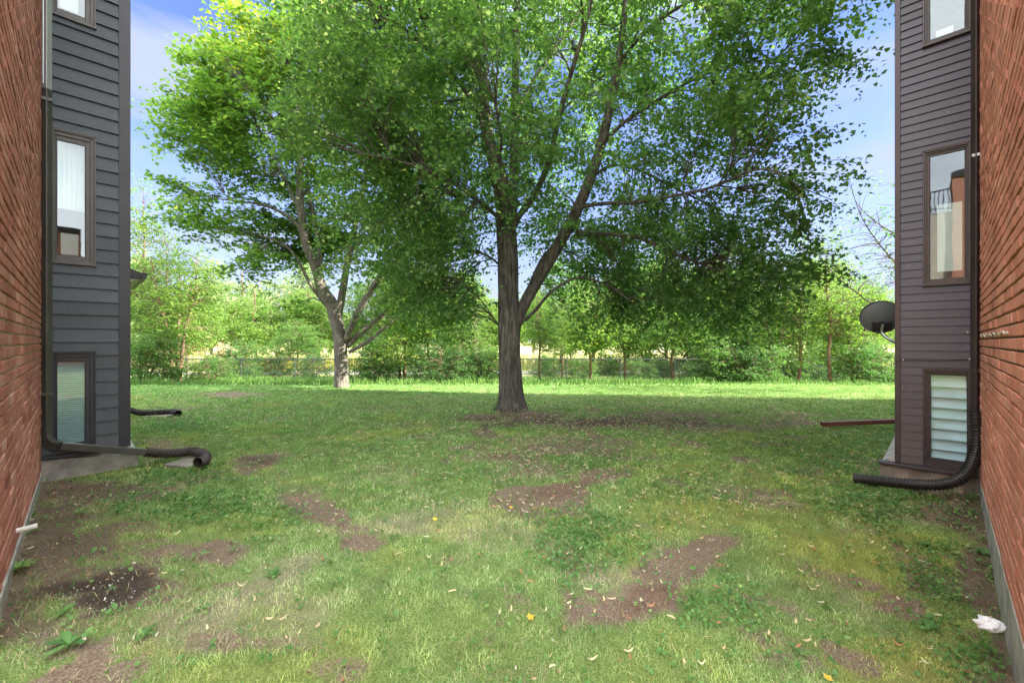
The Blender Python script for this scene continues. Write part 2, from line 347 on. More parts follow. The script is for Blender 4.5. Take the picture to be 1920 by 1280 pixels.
# ------------------------------------------------------------------ ground: masks shared by the sheet and the plants on it
def gz(x, y):
    x = np.asarray(x, float); y = np.asarray(y, float)
    near = 1-sstep(14, 26, np.abs(y))
    z = (fbm(x, y, 0.55, 2, 3)-0.5)*0.07*near + (fbm(x, y, 4.0, 5, 2)-0.5)*0.022*near
    z = z - 0.55*sstep(14.5, 25, y) + (fbm(x, y, 0.03, 8, 2)-0.5)*0.8*sstep(40, 120, np.abs(y))
    z = z - 0.068*np.clip(x, -4, 4)*(1-sstep(2.0, 4.9, y))
    r = np.hypot(x, y-10.0); z = z + 0.05*np.exp(-(r/0.9)**2)
    r = np.hypot(x+5.83, y-14.8); z = z + 0.05*np.exp(-(r/0.8)**2)
    return z
DIRT = [ # px, py, rx, ry, angle deg, strength
 (1150,1130,80,34,-8,1),(1220,1088,75,42,-25,1),(1290,1035,70,34,-25,1),(1342,1006,40,18,-10,1),
 (985,932,62,26,0,1),(1050,922,75,28,-10,1),(1110,896,62,20,-10,.95),(1000,880,90,18,0,.65),
 (940,852,90,18,0,.7),(1040,835,120,20,0,.65),(1150,792,230,13,0,.85),(985,785,120,11,0,.95),(1330,800,160,11,0,.65),(1260,775,110,6,0,.7),
 (490,862,50,13,-8,1),(455,880,28,8,0,.9),(575,948,50,22,12,1),(630,985,55,22,15,1),(672,1018,42,20,0,1),(540,935,30,12,0,.8),
 (140,915,80,22,0,.95),(230,925,75,20,0,.75),(120,985,75,40,0,.9),(90,1060,80,70,0,1),(170,1060,90,50,0,.75),(200,1150,115,48,-8,1),(60,1230,150,55,0,.62),(110,1120,90,50,0,.7),(250,1010,60,25,0,.6),
 (400,1055,48,24,-12,.85),(640,1268,45,22,0,.6),(430,1238,95,22,0,.65),(560,1230,60,18,0,.5),(430,740,60,6,0,.85),(300,835,60,14,0,.7),(395,785,20,3,0,.8),
 (1790,945,90,30,0,.92),(1700,950,70,15,0,.5),(1835,1050,48,80,0,.85),(1885,1210,50,100,0,.95),(1700,1092,55,20,5,.8),(1600,1195,60,18,25,.7),(1680,1085,30,15,0,.6),
 (1500,791,50,6,0,.9),(1440,935,90,12,15,.55),(1560,1080,70,14,15,.4),(760,765,150,6,0,.4),(800,800,80,10,0,.35),(720,880,60,10,0,.4),(860,1050,50,14,0,.45),(1010,1250,90,20,0,.4),(1640,870,40,18,0,.6)]
WET = [(1215,1105,60,26,-20,1),(1060,915,75,18,-10,1),(960,850,80,12,0,.8),(1120,792,200,8,0,.5),(490,868,30,7,0,.7)]
MOSS = [(1590,1030,150,50,5,.9),(1730,1010,110,35,0,.9),(1290,960,110,40,5,.75),(1700,1210,130,60,0,.9),(1440,1180,90,30,0,.4),(1250,880,120,20,0,.5),(1500,900,150,25,0,.6),(1600,840,200,35,0,.75),(880,985,60,12,0,.5),(560,905,60,10,0,.5),(480,885,50,8,0,.6),(300,1265,60,20,0,.5),(1480,960,150,30,0,.5),(1820,1130,60,60,0,.6),(520,1180,90,40,0,.35),(800,1200,160,60,0,.3)]
CLOV = [(400,960,130,50,0,1),(1120,1010,110,50,0,.8),(1370,1110,90,50,0,.8),(1700,930,150,40,0,1),(1620,850,190,40,0,.9),(1780,1060,80,60,0,.8),(1100,870,100,30,0,.4),(330,885,90,25,0,.6),(250,960,60,30,0,.7),(1850,1170,60,60,0,.8),(330,800,60,12,0,.6),(1300,920,100,30,0,.3),(900,900,90,30,0,.3)]
def mask(lst, x, y, soft=0.6, wob=0.40):
    px, py = px_of(x, y); m = np.zeros_like(np.asarray(x, float))
    w = (fbm(x, y, 2.6, 21, 6)-0.5)*2.6
    w = w + (fbm(x, y, 11.0, 31, 4)-0.5)*2.0
    for cx, cy, rx, ry, an, s in lst:
        a = math.radians(an); dx = px-cx; dy = py-cy
        u = (dx*math.cos(a)+dy*math.sin(a))/rx; v = (-dx*math.sin(a)+dy*math.cos(a))/ry
        d = np.sqrt(u*u+v*v) + w*wob*1.6
        m = np.maximum(m, s*(1-sstep(1-soft, 1+soft, d)))
    return np.where(y > 0.6, m, 0)
def bld_dist(x, y):   # small = near a wall
    a = A2[0]*x+A2[1]*y; b = B2[0]*x+B2[1]*y
    inl = ((b < -0.292) & (a > 3.1)) | ((a > 7.30) & (b < 0.56) & (a < 13.5))
    inr = ((a < -0.287) & (b > 2.54)) | ((b > 6.65) & (a < 0.52) & (b < 16.3))
    return inl | inr, a, b
def strip_near_walls(x, y):
    ins, a, b = bld_dist(x, y)
    l = np.where((a > 3.2) & (a < 8), np.exp(-np.clip(b+0.25, 0, 9)/0.12), 0)
    r = np.where((b > 2) & (b < 7), np.exp(-np.clip(a+0.25, 0, 9)/0.10), 0)
    return np.maximum(l, r)
def masks(x, y):
    d = np.maximum(mask(DIRT, x, y), 0.85*strip_near_walls(x, y))
    n = fbm(x, y, 2.2, 40, 4); side = np.clip(mask([(1700,1080,260,230,20,.45),(110,1060,260,260,0,1),(1250,830,380,60,0,.8),(1560,900,200,60,0,.5)], x, y, 0.9), 0, 1); d = np.maximum(d, (0.45+0.5*side)*sstep(0.62-0.11*side, 0.75-0.10*side, n)*(y < 14))
    w = mask(WET, x, y, 0.5, 0.2); m = np.maximum(mask(MOSS, x, y, 0.6), 0.55*sstep(0.55, 0.75, fbm(x, y, 1.1, 50, 4))*(y < 13))
    dry = sstep(0.42, 0.72, fbm(x, y, 1.3, 60, 4))*(0.12+0.88*(1-sstep(3.0, 6.5, y)))
    return d, w, m, dry
def ground():
    def axis(l, fine, lim, g):
        v = list(np.arange(l[0], l[1]+1e-6, fine)); st = fine
        while v[-1] < lim[1]: st *= g; v.append(v[-1]+st)
        st = fine
        while v[0] > lim[0]: st *= g; v.insert(0, v[0]-st)
        return np.array(v)
    xs = axis((-6.2, 6.2), 0.045, (-600, 600), 1.13); ys = axis((1.2, 8.0), 0.045, (-600, 900), 1.045)
    X, Y = np.meshgrid(xs, ys); x = X.ravel(); y = Y.ravel(); z = gz(x, y)
    d, w, m, dry = masks(x, y)
    z = z - 0.014*d*(y < 14)
    n = len(xs); k = len(ys); i = np.arange(k-1)[:, None]*n; j = np.arange(n-1)[None, :]
    Fq = np.stack([i+j, i+j+1, i+n+j+1, i+n+j], -1).reshape(-1, 4)
    mt, N, L, P = new_mat('lawn_soil')
    tc = N.new('ShaderNodeTexCoord')
    def nz(s, det=5, rg=0.6, dis=0):
        q = N.new('ShaderNodeTexNoise'); q.inputs['Scale'].default_value = s; q.inputs['Detail'].default_value = det; q.inputs['Roughness'].default_value = rg; q.inputs['Distortion'].default_value = dis
        L.new(tc.outputs['Object'], q.inputs[0]); return q.outputs[0]
    def at_(k_): q = N.new('ShaderNodeAttribute'); q.attribute_name = k_; return q.outputs['Fac']
    def mixc(f, a, b):
        q = N.new('ShaderNodeMix'); q.data_type = 'RGBA'
        for s_, v in ((0, f), (6, a), (7, b)):
            if isinstance(v, tuple): q.inputs[s_].default_value = (*v, 1)
            elif isinstance(v, float): q.inputs[s_].default_value = v
            else: L.new(v, q.inputs[s_])
        return q.outputs[2]
    def mr(v, a, b, c=0.0, d_=1.0):
        q = N.new('ShaderNodeMapRange'); q.inputs[1].default_value = a; q.inputs[2].default_value = b; q.inputs[3].default_value = c; q.inputs[4].default_value = d_; L.new(v, q.inputs[0]); return q.outputs[0]
    def mth(op, a, b):
        q = N.new('ShaderNodeMath'); q.operation = op
        for i_, v in enumerate((a, b)):
            if isinstance(v, float): q.inputs[i_].default_value = v
            else: L.new(v, q.inputs[i_])
        return q.outputs[0]
    fine = nz(85, 5, 0.75); mid = nz(14, 5, 0.65, 0.4); big = nz(0.8, 4)
    r1 = ramp(N, [(0.30, (0.055, 0.105, 0.025)), (0.5, (0.155, 0.245, 0.062)), (0.68, (0.33, 0.42, 0.15))]); L.new(fine, r1.inputs[0])
    r1b = ramp(N, [(0.3, (0.22, 0.185, 0.12)), (0.7, (0.36, 0.32, 0.22))]); L.new(fine, r1b.inputs[0])
    r1m = ramp(N, [(0.3, (0.13, 0.16, 0.035)), (0.7, (0.36, 0.38, 0.11))]); L.new(fine, r1m.inputs[0])
    g = mixc(mr(mth('ADD', mth('MULTIPLY', at_('dry'), 0.65), mth('MULTIPLY', mid, 0.5)), 0.35, 0.85, 0, 0.8), r1.outputs[0], r1b.outputs[0])
    g = mixc(mr(mth('ADD', mth('MULTIPLY', at_('moss'), 0.8), mth('MULTIPLY', mid, 0.4)), 0.42, 0.85, 0, 0.85), g, r1m.outputs[0])
    vo = N.new('ShaderNodeTexVoronoi'); vo.inputs['Scale'].default_value = 55; L.new(tc.outputs['Object'], vo.inputs[0])
    r2 = ramp(N, [(0.30, (0.080, 0.056, 0.036)), (0.5, (0.215, 0.160, 0.112)), (0.70, (0.43, 0.35, 0.265))]); L.new(fine, r2.inputs[0])
    rw = ramp(N, [(0.3, (0.085, 0.050, 0.034)), (0.7, (0.26, 0.155, 0.105))]); L.new(fine, rw.inputs[0])
    dirtc = mixc(mr(mth('ADD', at_('wet'), mth('MULTIPLY', mid, 0.4)), 0.5, 1.3, 0, 0.7), r2.outputs[0], rw.outputs[0])
    peb = mr(vo.outputs['Distance'], 0.20, 0.12, 0, 1); pebn = mr(nz(55, 1), 0.60, 0.66, 0, 0.75)
    dirtc = mixc(mth('MULTIPLY', peb, pebn), dirtc, (0.42, 0.37, 0.33))
    dirtc = mixc(mth('MULTIPLY', at_('black'), 0.8), dirtc, (0.028, 0.022, 0.018))
    # meadow beyond the fence: pale straw and yellow green
    mead = ramp(N, [(0.35, (0.30, 0.34, 0.10)), (0.5, (0.50, 0.46, 0.20)), (0.65, (0.62, 0.56, 0.34))]); L.new(nz(0.35, 8, 0.7), mead.inputs[0])
    fd = mr(mth('ADD', mth('MULTIPLY', at_('dirt'), 0.9), mth('ADD', mth('MULTIPLY', mth('SUBTRACT', fine, 0.5), 1.3), mth('MULTIPLY', mth('SUBTRACT', mid, 0.5), 1.1))), 0.32, 0.60)
    c = mixc(fd, g, dirtc)
    c = mixc(at_('field'), c, mead.outputs[0])
    L.new(c, P.inputs['Base Color']); P.inputs['Roughness'].default_value = 0.95; P.inputs['Specular IOR Level'].default_value = 0.15
    b = N.new('ShaderNodeBump'); b.inputs['Strength'].default_value = 1; b.inputs['Distance'].default_value = 0.016
    L.new(mth('ADD', fine, mth('MULTIPLY', mid, 1.2)), b.inputs['Height']); L.new(b.outputs[0], P.inputs['Normal'])
    o = mesh_np('ground', np.stack([x, y, z], 1), [Fq], mt, attrs={'dirt': d, 'wet': w, 'moss': m, 'dry': dry, 'black': mask([(130,1000,120,100,0,.5),(60,1200,120,60,0,.35),(1860,1080,50,100,0,.45),(195,1150,95,42,-8,1),(120,985,60,25,0,.6),(230,915,60,16,0,.5),(1120,792,260,12,0,.6),(1840,960,60,30,0,.6),(490,860,30,8,0,.6)], x, y, 0.6), 'field': sstep(25.5, 28, y)}, smooth=True)
    tag(o, kind='structure')
ground()
def road():
    mb = MB(); xs = np.linspace(-60, 60, 61)
    for (y0, y1, nm, mt) in ((28.5, 30.6, 'path', simple('pale_gravel', (0.40, 0.38, 0.34), 0.95, var=0.15, scale=3)), (60, 66, 'road', simple('pale_asphalt', (0.34, 0.34, 0.35), 0.9, var=0.1, scale=1))):
        ys = np.linspace(y0, y1, 4); X, Y = np.meshgrid(xs, ys); Y = Y + 0.8*np.sin(X*0.06)
        V = np.stack([X.ravel(), Y.ravel(), gz(X.ravel(), Y.ravel())+0.03], 1)
        n = 61; i = np.arange(3)[:, None]*n; j = np.arange(60)[None, :]
        tag(mesh_np(nm, V, [np.stack([i+j, i+j+1, i+n+j+1, i+n+j], -1).reshape(-1, 4)], mt), kind='structure')
road()

# ------------------------------------------------------------------ lawn, tall grass, clover, litter
def blades(x, y, h, w, col, name, bend=0.5, mat=None, origin=(0, 8, 0), z0=None):
    n = len(x); z = gz(x, y) if z0 is None else z0
    th = RNG.random(n)*2*np.pi; ph = RNG.random(n)*2*np.pi
    dx = np.cos(th); dy = np.sin(th); lx = np.cos(ph)*bend*h*RNG.random(n); ly = np.sin(ph)*bend*h*RNG.random(n)
    b = np.stack([x, y, z-0.004], 1); sd = np.stack([dx*w/2, dy*w/2, np.zeros(n)], 1)
    mid = b + np.stack([lx*0.35, ly*0.35, h*0.6], 1); tip = b + np.stack([lx*1.1, ly*1.1, h*(1-0.25*RNG.random(n))], 1)
    V = np.stack([b-sd, b+sd, mid+sd*0.75, mid-sd*0.75, tip], 1).reshape(-1, 3)
    i = np.arange(n)*5
    q = np.stack([i, i+1, i+2, i+3], 1); t = np.stack([i+3, i+2, i+4], 1)
    C = np.repeat(col[:, None, :], 5, 1); C[:, 4] *= 1.15; C = C.reshape(-1, 3)
    o = mesh_np(name, V, [q, t], mat or M['grass'], attrs={'gcol': C}, origin=origin)
    return tag(o, kind='stuff')
def scatter(y0, y1, dens, side=1.3, extra=0.6):
    area_n = int(dens*(y1-y0)*(2*side*(y0+y1)/2+2*extra)); y = y0 + (y1-y0)*RNG.random(area_n)
    # linear pdf in width
    y = np.sqrt(y0*y0 + (y1*y1-y0*y0)*RNG.random(area_n)) if y0 > 0 else y
    x = (RNG.random(area_n)*2-1)*(side*y+extra)
    ins, a, b = bld_dist(x, y); k = ~ins; return x[k], y[k]
def lawn():
    xs = []; ys = []; hs = []; ws = []; far = []
    for (y0, y1, dn, hh, ww, ex) in ((0.9, 4, 13000, 0.031, 0.0026, 0.5), (4, 8.2, 5200, 0.038, 0.0042, 0.5), (8.2, 15.9, 1300, 0.048, 0.010, 0.5)):
        x, y = scatter(y0, y1, dn); d, w, m, dry = masks(x, y)
        clump = fbm(x, y, 5, 70, 3)
        keep = (RNG.random(len(x)) > np.clip(d*1.3-0.05, 0, 0.95)) & (RNG.random(len(x)) > 0.12*m) & (RNG.random(len(x)) < 0.30+1.5*np.clip(clump-0.28, 0, 1))
        x = x[keep]; y = y[keep]; clump = clump[keep]
        xs.append(x); ys.append(y); hs.append(hh*(0.45+0.9*RNG.random(len(x)))*(0.65+0.8*clump)); ws.append(ww*(0.7+0.6*RNG.random(len(x))))
    x = np.concatenate(xs); y = np.concatenate(ys); h = np.concatenate(hs); w_ = np.concatenate(ws)
    d, w, m, dry = masks(x, y); r = RNG.random((len(x), 1))
    g1 = np.array([0.135, 0.255, 0.070]); g2 = np.array([0.32, 0.46, 0.15]); st = np.array([0.56, 0.52, 0.34]); mo = np.array([0.46, 0.50, 0.09])
    c = g1*(1-r)+g2*r
    big = fbm(x, y, 0.5, 90, 3)[:, None]
    c = c*(1-0.35*(1-sstep(2.5, 5.5, y))[:, None])+np.array([0.30, 0.34, 0.19])*0.35*(1-sstep(2.5, 5.5, y))[:, None]
    c = c*(0.85+0.35*big)*(1-np.array([0.28, 0.06, 0.28])*sstep(4, 8, y)[:, None])
    c = np.where(RNG.random((len(x), 1)) < 0.10+0.42*dry[:, None], st*(0.6+0.6*r), c)
    c = c*(1-0.6*m[:, None]) + mo*0.6*m[:, None]
    c = c*(0.35+1.30*fbm(x, y, 7.0, 77, 4))[:, None]*(0.7+0.6*RNG.random((len(x), 1)))*1.14
    low = np.clip(mask([(110,1120,230,230,0,1)], x, y)+d*0.8, 0, 1)[:, None]; c = np.where(RNG.random((len(x), 1)) < 0.55*low, np.array([0.42, 0.33, 0.20])*(0.6+0.7*r), c)
    right = sstep(1, 4, x)[:, None]*sstep(4.5, 8, y)[:, None]
    c = c*(1-0.35*right)+np.array([0.17, 0.28, 0.035])*0.35*right
    blades(x, y, h, w_, c, 'lawn_grass', 1.3)
lawn()
def tall_grass():
    n = 26000; x = RNG.uniform(-26, 26, n); y = 15.7 + 10.2*RNG.random(n)**1.2
    k = fbm(x, y, 0.7, 33, 3); y = y + (k-0.5)*1.0
    h = 0.6*(0.10+0.50*np.clip(k*1.7-0.4, 0, 1))*(0.5+RNG.random(n)*0.8)*(0.35+0.65*sstep(15.2, 16.6, y)); r = RNG.random((n, 1))
    c = np.array([0.06, 0.15, 0.03])*(1-r)+np.array([0.16, 0.28, 0.06])*r
    blades(x, y, h, 0.02+0.012*RNG.random(n), c, 'tall_grass', 0.8, origin=(0, 18, 0))
    n = 16000; x = RNG.uniform(-55, 55, n); y = 32+26*RNG.random(n)**1.5; r = RNG.random((n, 1))
    c = np.where(RNG.random((n, 1)) < 0.45, np.array([0.62, 0.54, 0.32])*(0.7+0.4*r), np.array([0.32, 0.38, 0.10])*(0.7+0.6*r))
    yl = (x < -8) & (x > -22) & (y < 40) & (RNG.random(n) < 0.5); c[yl] = (0.85, 0.70, 0.10)
    blades(x, y, 0.5+0.7*RNG.random(n), 0.07+0.05*RNG.random(n), c, 'meadow', 0.5, origin=(0, 40, 0))
tall_grass()
def leaf_cloud(pos, nrm, tip, size, shape):
    """pos,nrm,tip (n,3); shape: (k,3) template in (side, forward, normal) and faces"""
    T, Fc = shape; n = len(pos)
    tip = tip - nrm*np.sum(tip*nrm, 1)[:, None]; tip /= np.linalg.norm(tip, axis=1)[:, None]+1e-9
    sd = np.cross(tip, nrm); s = size[:, None, None]
    V = pos[:, None, :] + s*(T[None, :, 0:1]*sd[:, None, :] + T[None, :, 1:2]*tip[:, None, :] + T[None, :, 2:3]*nrm[:, None, :])
    k = len(T); out = []
    for f in Fc:
        f = np.array(f); out.append((np.arange(n)[:, None]*k + f[None, :]))
    by = {}
    for f in out: by.setdefault(f.shape[1], []).append(f)
    return V.reshape(-1, 3), [np.concatenate(v) for v in by.values()]
HEART = (np.array([(0, 0, 0), (-.36, .02, .10), (-.47, .38, .12), (0, 1.0, -.10), (.47, .38, .12), (.36, .02, .10)]), [(0, 3, 2, 1), (0, 5, 4, 3)])
OVAL = (np.array([(0, 0, 0), (-.26, .35, .07), (-.18, .75, .02), (0, 1.0, -.08), (.18, .75, .02), (.26, .35, .07)]), [(0, 3, 2, 1), (0, 5, 4, 3)])
MAPLE = (np.array([(0, 0, 0), (-.38, .0, .05), (-.30, .22, .03), (-.62, .42, .06), (-.27, .50, .02), (0, 1.0, -.08), (.27, .50, .02), (.62, .42, .06), (.30, .22, .03), (.38, .0, .05)]),
         [(0, 4, 3, 2), (0, 2, 1), (0, 5, 4), (0, 6, 5), (0, 8, 7, 6), (0, 9, 8)])
CLOVER = (np.array([(0, 0, 0), (-.45, .15, .08), (-.5, .6, .08), (0, .75, 0), (.5, .6, .08), (.45, .15, .08)]), [(0, 3, 2, 1), (0, 5, 4, 3)])
def rdir(n, zbias=0.0, spread=1.0):
    v = RNG.normal(size=(n, 3))*spread; v[:, 2] += zbias; return v/(np.linalg.norm(v, axis=1)[:, None]+1e-9)
def ground_cover():
    x, y = scatter(1.0, 10.5, 900); c = mask(CLOV, x, y, 0.6, 0.45); d = mask(DIRT, x, y)
    c = np.maximum(c*(1-0.6*d), 0.05)*(0.4+1.2*fbm(x, y, 4, 95, 3)); k = RNG.random(len(x)) < c; x = x[k]; y = y[k]
    xs = np.concatenate([x+RNG.normal(0, 0.02, len(x)) for _ in range(3)]); ys = np.concatenate([y+RNG.normal(0, 0.02, len(x)) for _ in range(3)])
    n = len(xs); z = gz(xs, ys)+0.012+0.030*RNG.random(n)
    V, Fc = leaf_cloud(np.stack([xs, ys, z], 1), rdir(n, 2.5), rdir(n, 0, 1), 0.013+0.019*RNG.random(n), CLOVER)
    ti = np.repeat(np.clip(0.5+0.22*RNG.normal(size=n), 0, 1), len(CLOVER[0]))
    tag(mesh_np('clover', V, Fc, M['weed'], attrs={'tint': ti}, origin=(0, 6, 0)), kind='stuff')
ground_cover()
def litter():
    x, y = scatter(1.2, 13.0, 95, 1.2, 0.3); px, py = px_of(x, y)
    wgt = 0.35+0.65*np.exp(-((px-1250)/420)**2)+0.5*(np.abs(px-960) < 300)*(y > 5) - 0.2*(px < 500)*(y < 5)
    wgt = wgt*np.where(y < 4, 0.42, 1.0)*(0.4+1.2*fbm(x, y, 1.5, 81, 3)); k = RNG.random(len(x)) < wgt; x = x[k]; y = y[k]; n = len(x)
    L_ = 0.028+0.030*RNG.random(n)+0.012*(y > 6); w = 0.007+0.006*RNG.random(n)+0.003*(y > 6); th = RNG.random(n)*2*np.pi; cv = RNG.uniform(-1.2, 1.2, n); lift = RNG.random(n)*0.028
    V = np.zeros((n, 8, 3)); z = gz(x, y)+0.014+0.02*RNG.random(n)
    for q, t in enumerate((-0.5, -0.17, 0.17, 0.5)):
        ang = th+cv*t; cx = x+np.cos(th)*L_*t - np.sin(th)*cv*L_*(t*t-0.1)*0.8; cy = y+np.sin(th)*L_*t + np.cos(th)*cv*L_*(t*t-0.1)*0.8
        ww = w*(0.35 if abs(t) > 0.4 else 1)/2
        zz = z+lift*(t*t*3)
        V[:, q*2] = np.stack([cx-np.sin(ang)*ww, cy+np.cos(ang)*ww, zz+0.004], 1); V[:, q*2+1] = np.stack([cx+np.sin(ang)*ww, cy-np.cos(ang)*ww, zz], 1)
    i = np.arange(n)*8; Fq = np.concatenate([np.stack([i+2*q, i+2*q+1, i+2*q+3, i+2*q+2], 1) for q in range(3)])
    r = RNG.random((n, 1)); c = np.where(r < 0.5, [[0.52, 0.52, 0.30]], np.where(r < 0.85, [[0.60, 0.47, 0.27]], [[0.40, 0.20, 0.10]]))*(0.75+0.4*RNG.random((n, 1)))
    C = np.repeat(c[:, None, :], 8, 1).reshape(-1, 3)
    tag(mesh_np('fallen_bracts', V.reshape(-1, 3), [Fq], M['litter'], attrs={'gcol': C}, origin=(0, 6, 0)), kind='stuff')
    # small brown leaf scraps and crumbs over the bare soil
    x, y = scatter(1.2, 12.0, 420, 1.2, 0.3); d = np.maximum(mask(DIRT, x, y), 0.75*mask([(110,1120,230,230,0,1),(1100,805,360,48,0,1)], x, y)); k = RNG.random(len(x)) < (0.05+0.45*d)*(0.3+1.4*fbm(x, y, 3, 83, 3)); x = x[k]; y = y[k]; n = len(x)
    z = gz(x, y)-0.008+0.016*RNG.random(n)
    V, Fc = leaf_cloud(np.stack([x, y, z], 1), rdir(n, 1.5), rdir(n), 0.008+0.030*RNG.random(n)**3, OVAL)
    pal = np.array([(0.30, 0.18, 0.10), (0.42, 0.30, 0.18), (0.55, 0.50, 0.42), (0.16, 0.10, 0.06)]); C = np.repeat(pal[RNG.integers(0, 4, n)], 6, 0)
    tag(mesh_np('leaf_scraps', V, Fc, M['litter'], attrs={'gcol': C}, origin=(0, 6, 0)), kind='stuff')
    # white crumbs in the black potting soil at lower left
    n = 130; px = RNG.normal(190, 50, n); py = RNG.normal(1155, 26, n); yy = F*H/(py-640); xx = (px-960)/F*yy; ins, _, _ = bld_dist(xx, yy); xx = xx[~ins]; yy = yy[~ins]; n = len(xx)
    V, Fc = leaf_cloud(np.stack([xx, yy, gz(xx, yy)+0.0], 1), rdir(n, 1), rdir(n), 0.004+0.007*RNG.random(n)**2, CLOVER)
    tag(mesh_np('perlite_crumbs', V, Fc, M['litter'], attrs={'gcol': np.tile([[0.75, 0.73, 0.70]], (n*6, 1))}, origin=(-2, 2.5, 0)), kind='stuff')
litter()
WEEDS = [(60,1030,.14,'plantain weed by the left brick wall below the white pipe stub'),(35,1125,.20,'large broadleaf weed against the foot of the left brick wall'),(120,1205,.08,'small low weed on the brown soil at far lower left'),
 (215,1195,.13,'pale green weed on the black potting soil'),(130,1265,.12,'weed among dry grass in the lower left corner'),(270,1240,.11,'weed with long leaves at the lower edge left of centre'),
 (510,1100,.13,'bushy weed with round leaves in the left lawn'),(375,1180,.12,'weed with upright pale leaves in the lower left lawn'),(150,975,.14,'dark weed low on the bare soil beside the left foundation'),
 (250,930,.13,'weed growing in the soil before the left bay window'),(205,985,.12,'narrow leaved weed beside the left soil patch'),(360,870,.16,'weed tuft in front of the concrete splash block'),
 (560,985,.10,'grey green weed at the edge of the left bare patch'),(800,1020,.08,'small weed in the middle of the lawn'),(960,775,.18,'leafy sprouts at the foot of the big trunk'),
 (1730,1000,.13,'dark broad weed on the moss near the right hose'),(1780,1075,.13,'weed near the right foundation halfway down'),(1840,1010,.12,'weed against the right concrete footing'),
 (1740,1130,.12,'round leaved weed on the yellow moss at right'),(1870,1120,.12,'weed between the white plastic scrap and the right wall'),(1500,1190,.10,'weed at lower right of centre'),
 (1660,1270,.12,'weed at the lower edge right of centre'),(1330,1270,.10,'weed rosette at the lower edge under the long bare patch'),(1175,1010,.10,'weed above the long bare patch')]
def weeds():
    for px, py, s, lb in WEEDS:
        d = F*H/(py-640); x = (px-960)/F*d; y = d
        ins, _, _ = bld_dist(np.array([x]), np.array([y]))
        if ins[0]: x += 0.12; y += 0.0
        z = float(gz(x, y)); s *= random.uniform(0.45, 0.75); n = random.randint(6, 12); e = (x, y, z)
        pos = []; V = []; mb = MB()
        for q in range(n):
            th = q*2.4+random.random()*0.5; el = random.uniform(0.15, 1.0); L_ = s*random.uniform(0.6, 1.15); w = L_*random.uniform(0.10, 0.22)
            P = []; T_ = []; hd = np.array([math.cos(th), math.sin(th), 0]); sd = np.array([-math.sin(th), math.cos(th), 0])
            for j in range(6):
                t = j/5; c = np.array(e)+hd*L_*t*math.cos(el*(1-0.5*t))+np.array([0, 0, 1])*(L_*t*math.sin(el)-0.55*L_*t*t*math.sin(el)+0.005)
                ww = w*[0.12, 0.35, 0.9, 1.0, 0.7, 0.03][j]
                P += [c-sd*ww+np.array([0, 0, ww*0.4]), c, c+sd*ww+np.array([0, 0, ww*0.4])]
            mb.addnp(np.array(P), [(3*j+a, 3*j+a+1, 3*j+a+4, 3*j+a+3) for j in range(5) for a in (0, 1)], random.random())
        o = mb.build('weed', M['weed'], origin=e, tint=True, smooth=True)
        tag(o, lb, 'weed', 'broadleaf weeds in the lawn')
weeds()

# ------------------------------------------------------------------ buildings
BL = -0.292; AL0 = 3.1; AL1 = 7.384; BWL = 0.772     # left wing
AR = -0.287; BR0 = 2.54; BR1 = 6.772; BWR = 0.679     # right wing
TOP = 11.2
def brick_wall(axis, c, s0, s1, z0, z1, nsign, name, mat, parent, ch=0.074, mj=0.013, bl=0.25):
    """axis 'a': wall runs along a at b=c; axis 'b': runs along b at a=c. nsign: outward side"""
    off = mj; V = []; T = []; cnt = 0; k = 0; z = z0
    P = []
    while z < z1-0.001:
        s = s0 - (bl/2 if k % 2 else 0)
        while s < s1-0.02:
            e0 = max(s, s0); e1 = min(s+bl-mj, s1)
            if e1-e0 > 0.03: P.append((e0, e1, z, min(z+ch-mj, z1)))
            s += bl
        z += ch; k += 1
    P = np.array(P); n = len(P); j = lambda sc: RNG.normal(0, sc, n)
    cf = 0.004; pr = 0.013+j(0.0016)
    def pt(s, z, o):
        if axis == 'a': a = s; b = c + nsign*o
        else: b = s; a = c + nsign*o
        return np.stack([a*A2[0]+b*B2[0], a*A2[1]+b*B2[1], z], 1)
    e0 = P[:, 0]+j(0.0015); e1 = P[:, 1]+j(0.0015); a0 = P[:, 2]+j(0.0012); a1 = P[:, 3]+j(0.0012); zz = np.full(n, -0.012)
    V = np.stack([pt(e0, a0, zz), pt(e1, a0, zz), pt(e1, a1, zz), pt(e0, a1, zz),
                  pt(e0, a0, pr-cf), pt(e1, a0, pr-cf), pt(e1, a1, pr-cf), pt(e0, a1, pr-cf),
                  pt(e0+cf, a0+cf, pr), pt(e1-cf, a0+cf, pr), pt(e1-cf, a1-cf, pr), pt(e0+cf, a1-cf, pr)], 1).reshape(-1, 3)
    i = np.arange(n)[:, None]*12; Fs = []
    for q in range(4):
        r = (q+1) % 4; Fs.append(i+np.array([[q, r, 4+r, 4+q]])); Fs.append(i+np.array([[4+q, 4+r, 8+r, 8+q]]))
    Fs.append(i+np.array([[8, 9, 10, 11]]))
    t = np.repeat(np.clip(0.5+0.10*RNG.normal(size=n), 0, 1), 12)
    return mesh_np(name, V, [np.concatenate(Fs)], mat, parent, {'tint': t})
def cut(lo, hi, z0, z1, holes):
    """intervals [lo,hi] left free by holes (h0,h1,zb,zt) that overlap z0..z1"""
    iv = [(lo, hi)]
    for h0, h1, zb, zt in holes:
        if z1 <= zb+1e-6 or z0 >= zt-1e-6: continue
        nv = []
        for a, b in iv:
            if h0 > a: nv.append((a, min(b, h0)))
            if h1 < b: nv.append((max(a, h1), b))
        iv = [(a, b) for a, b in nv if b-a > 1e-4]
    return iv
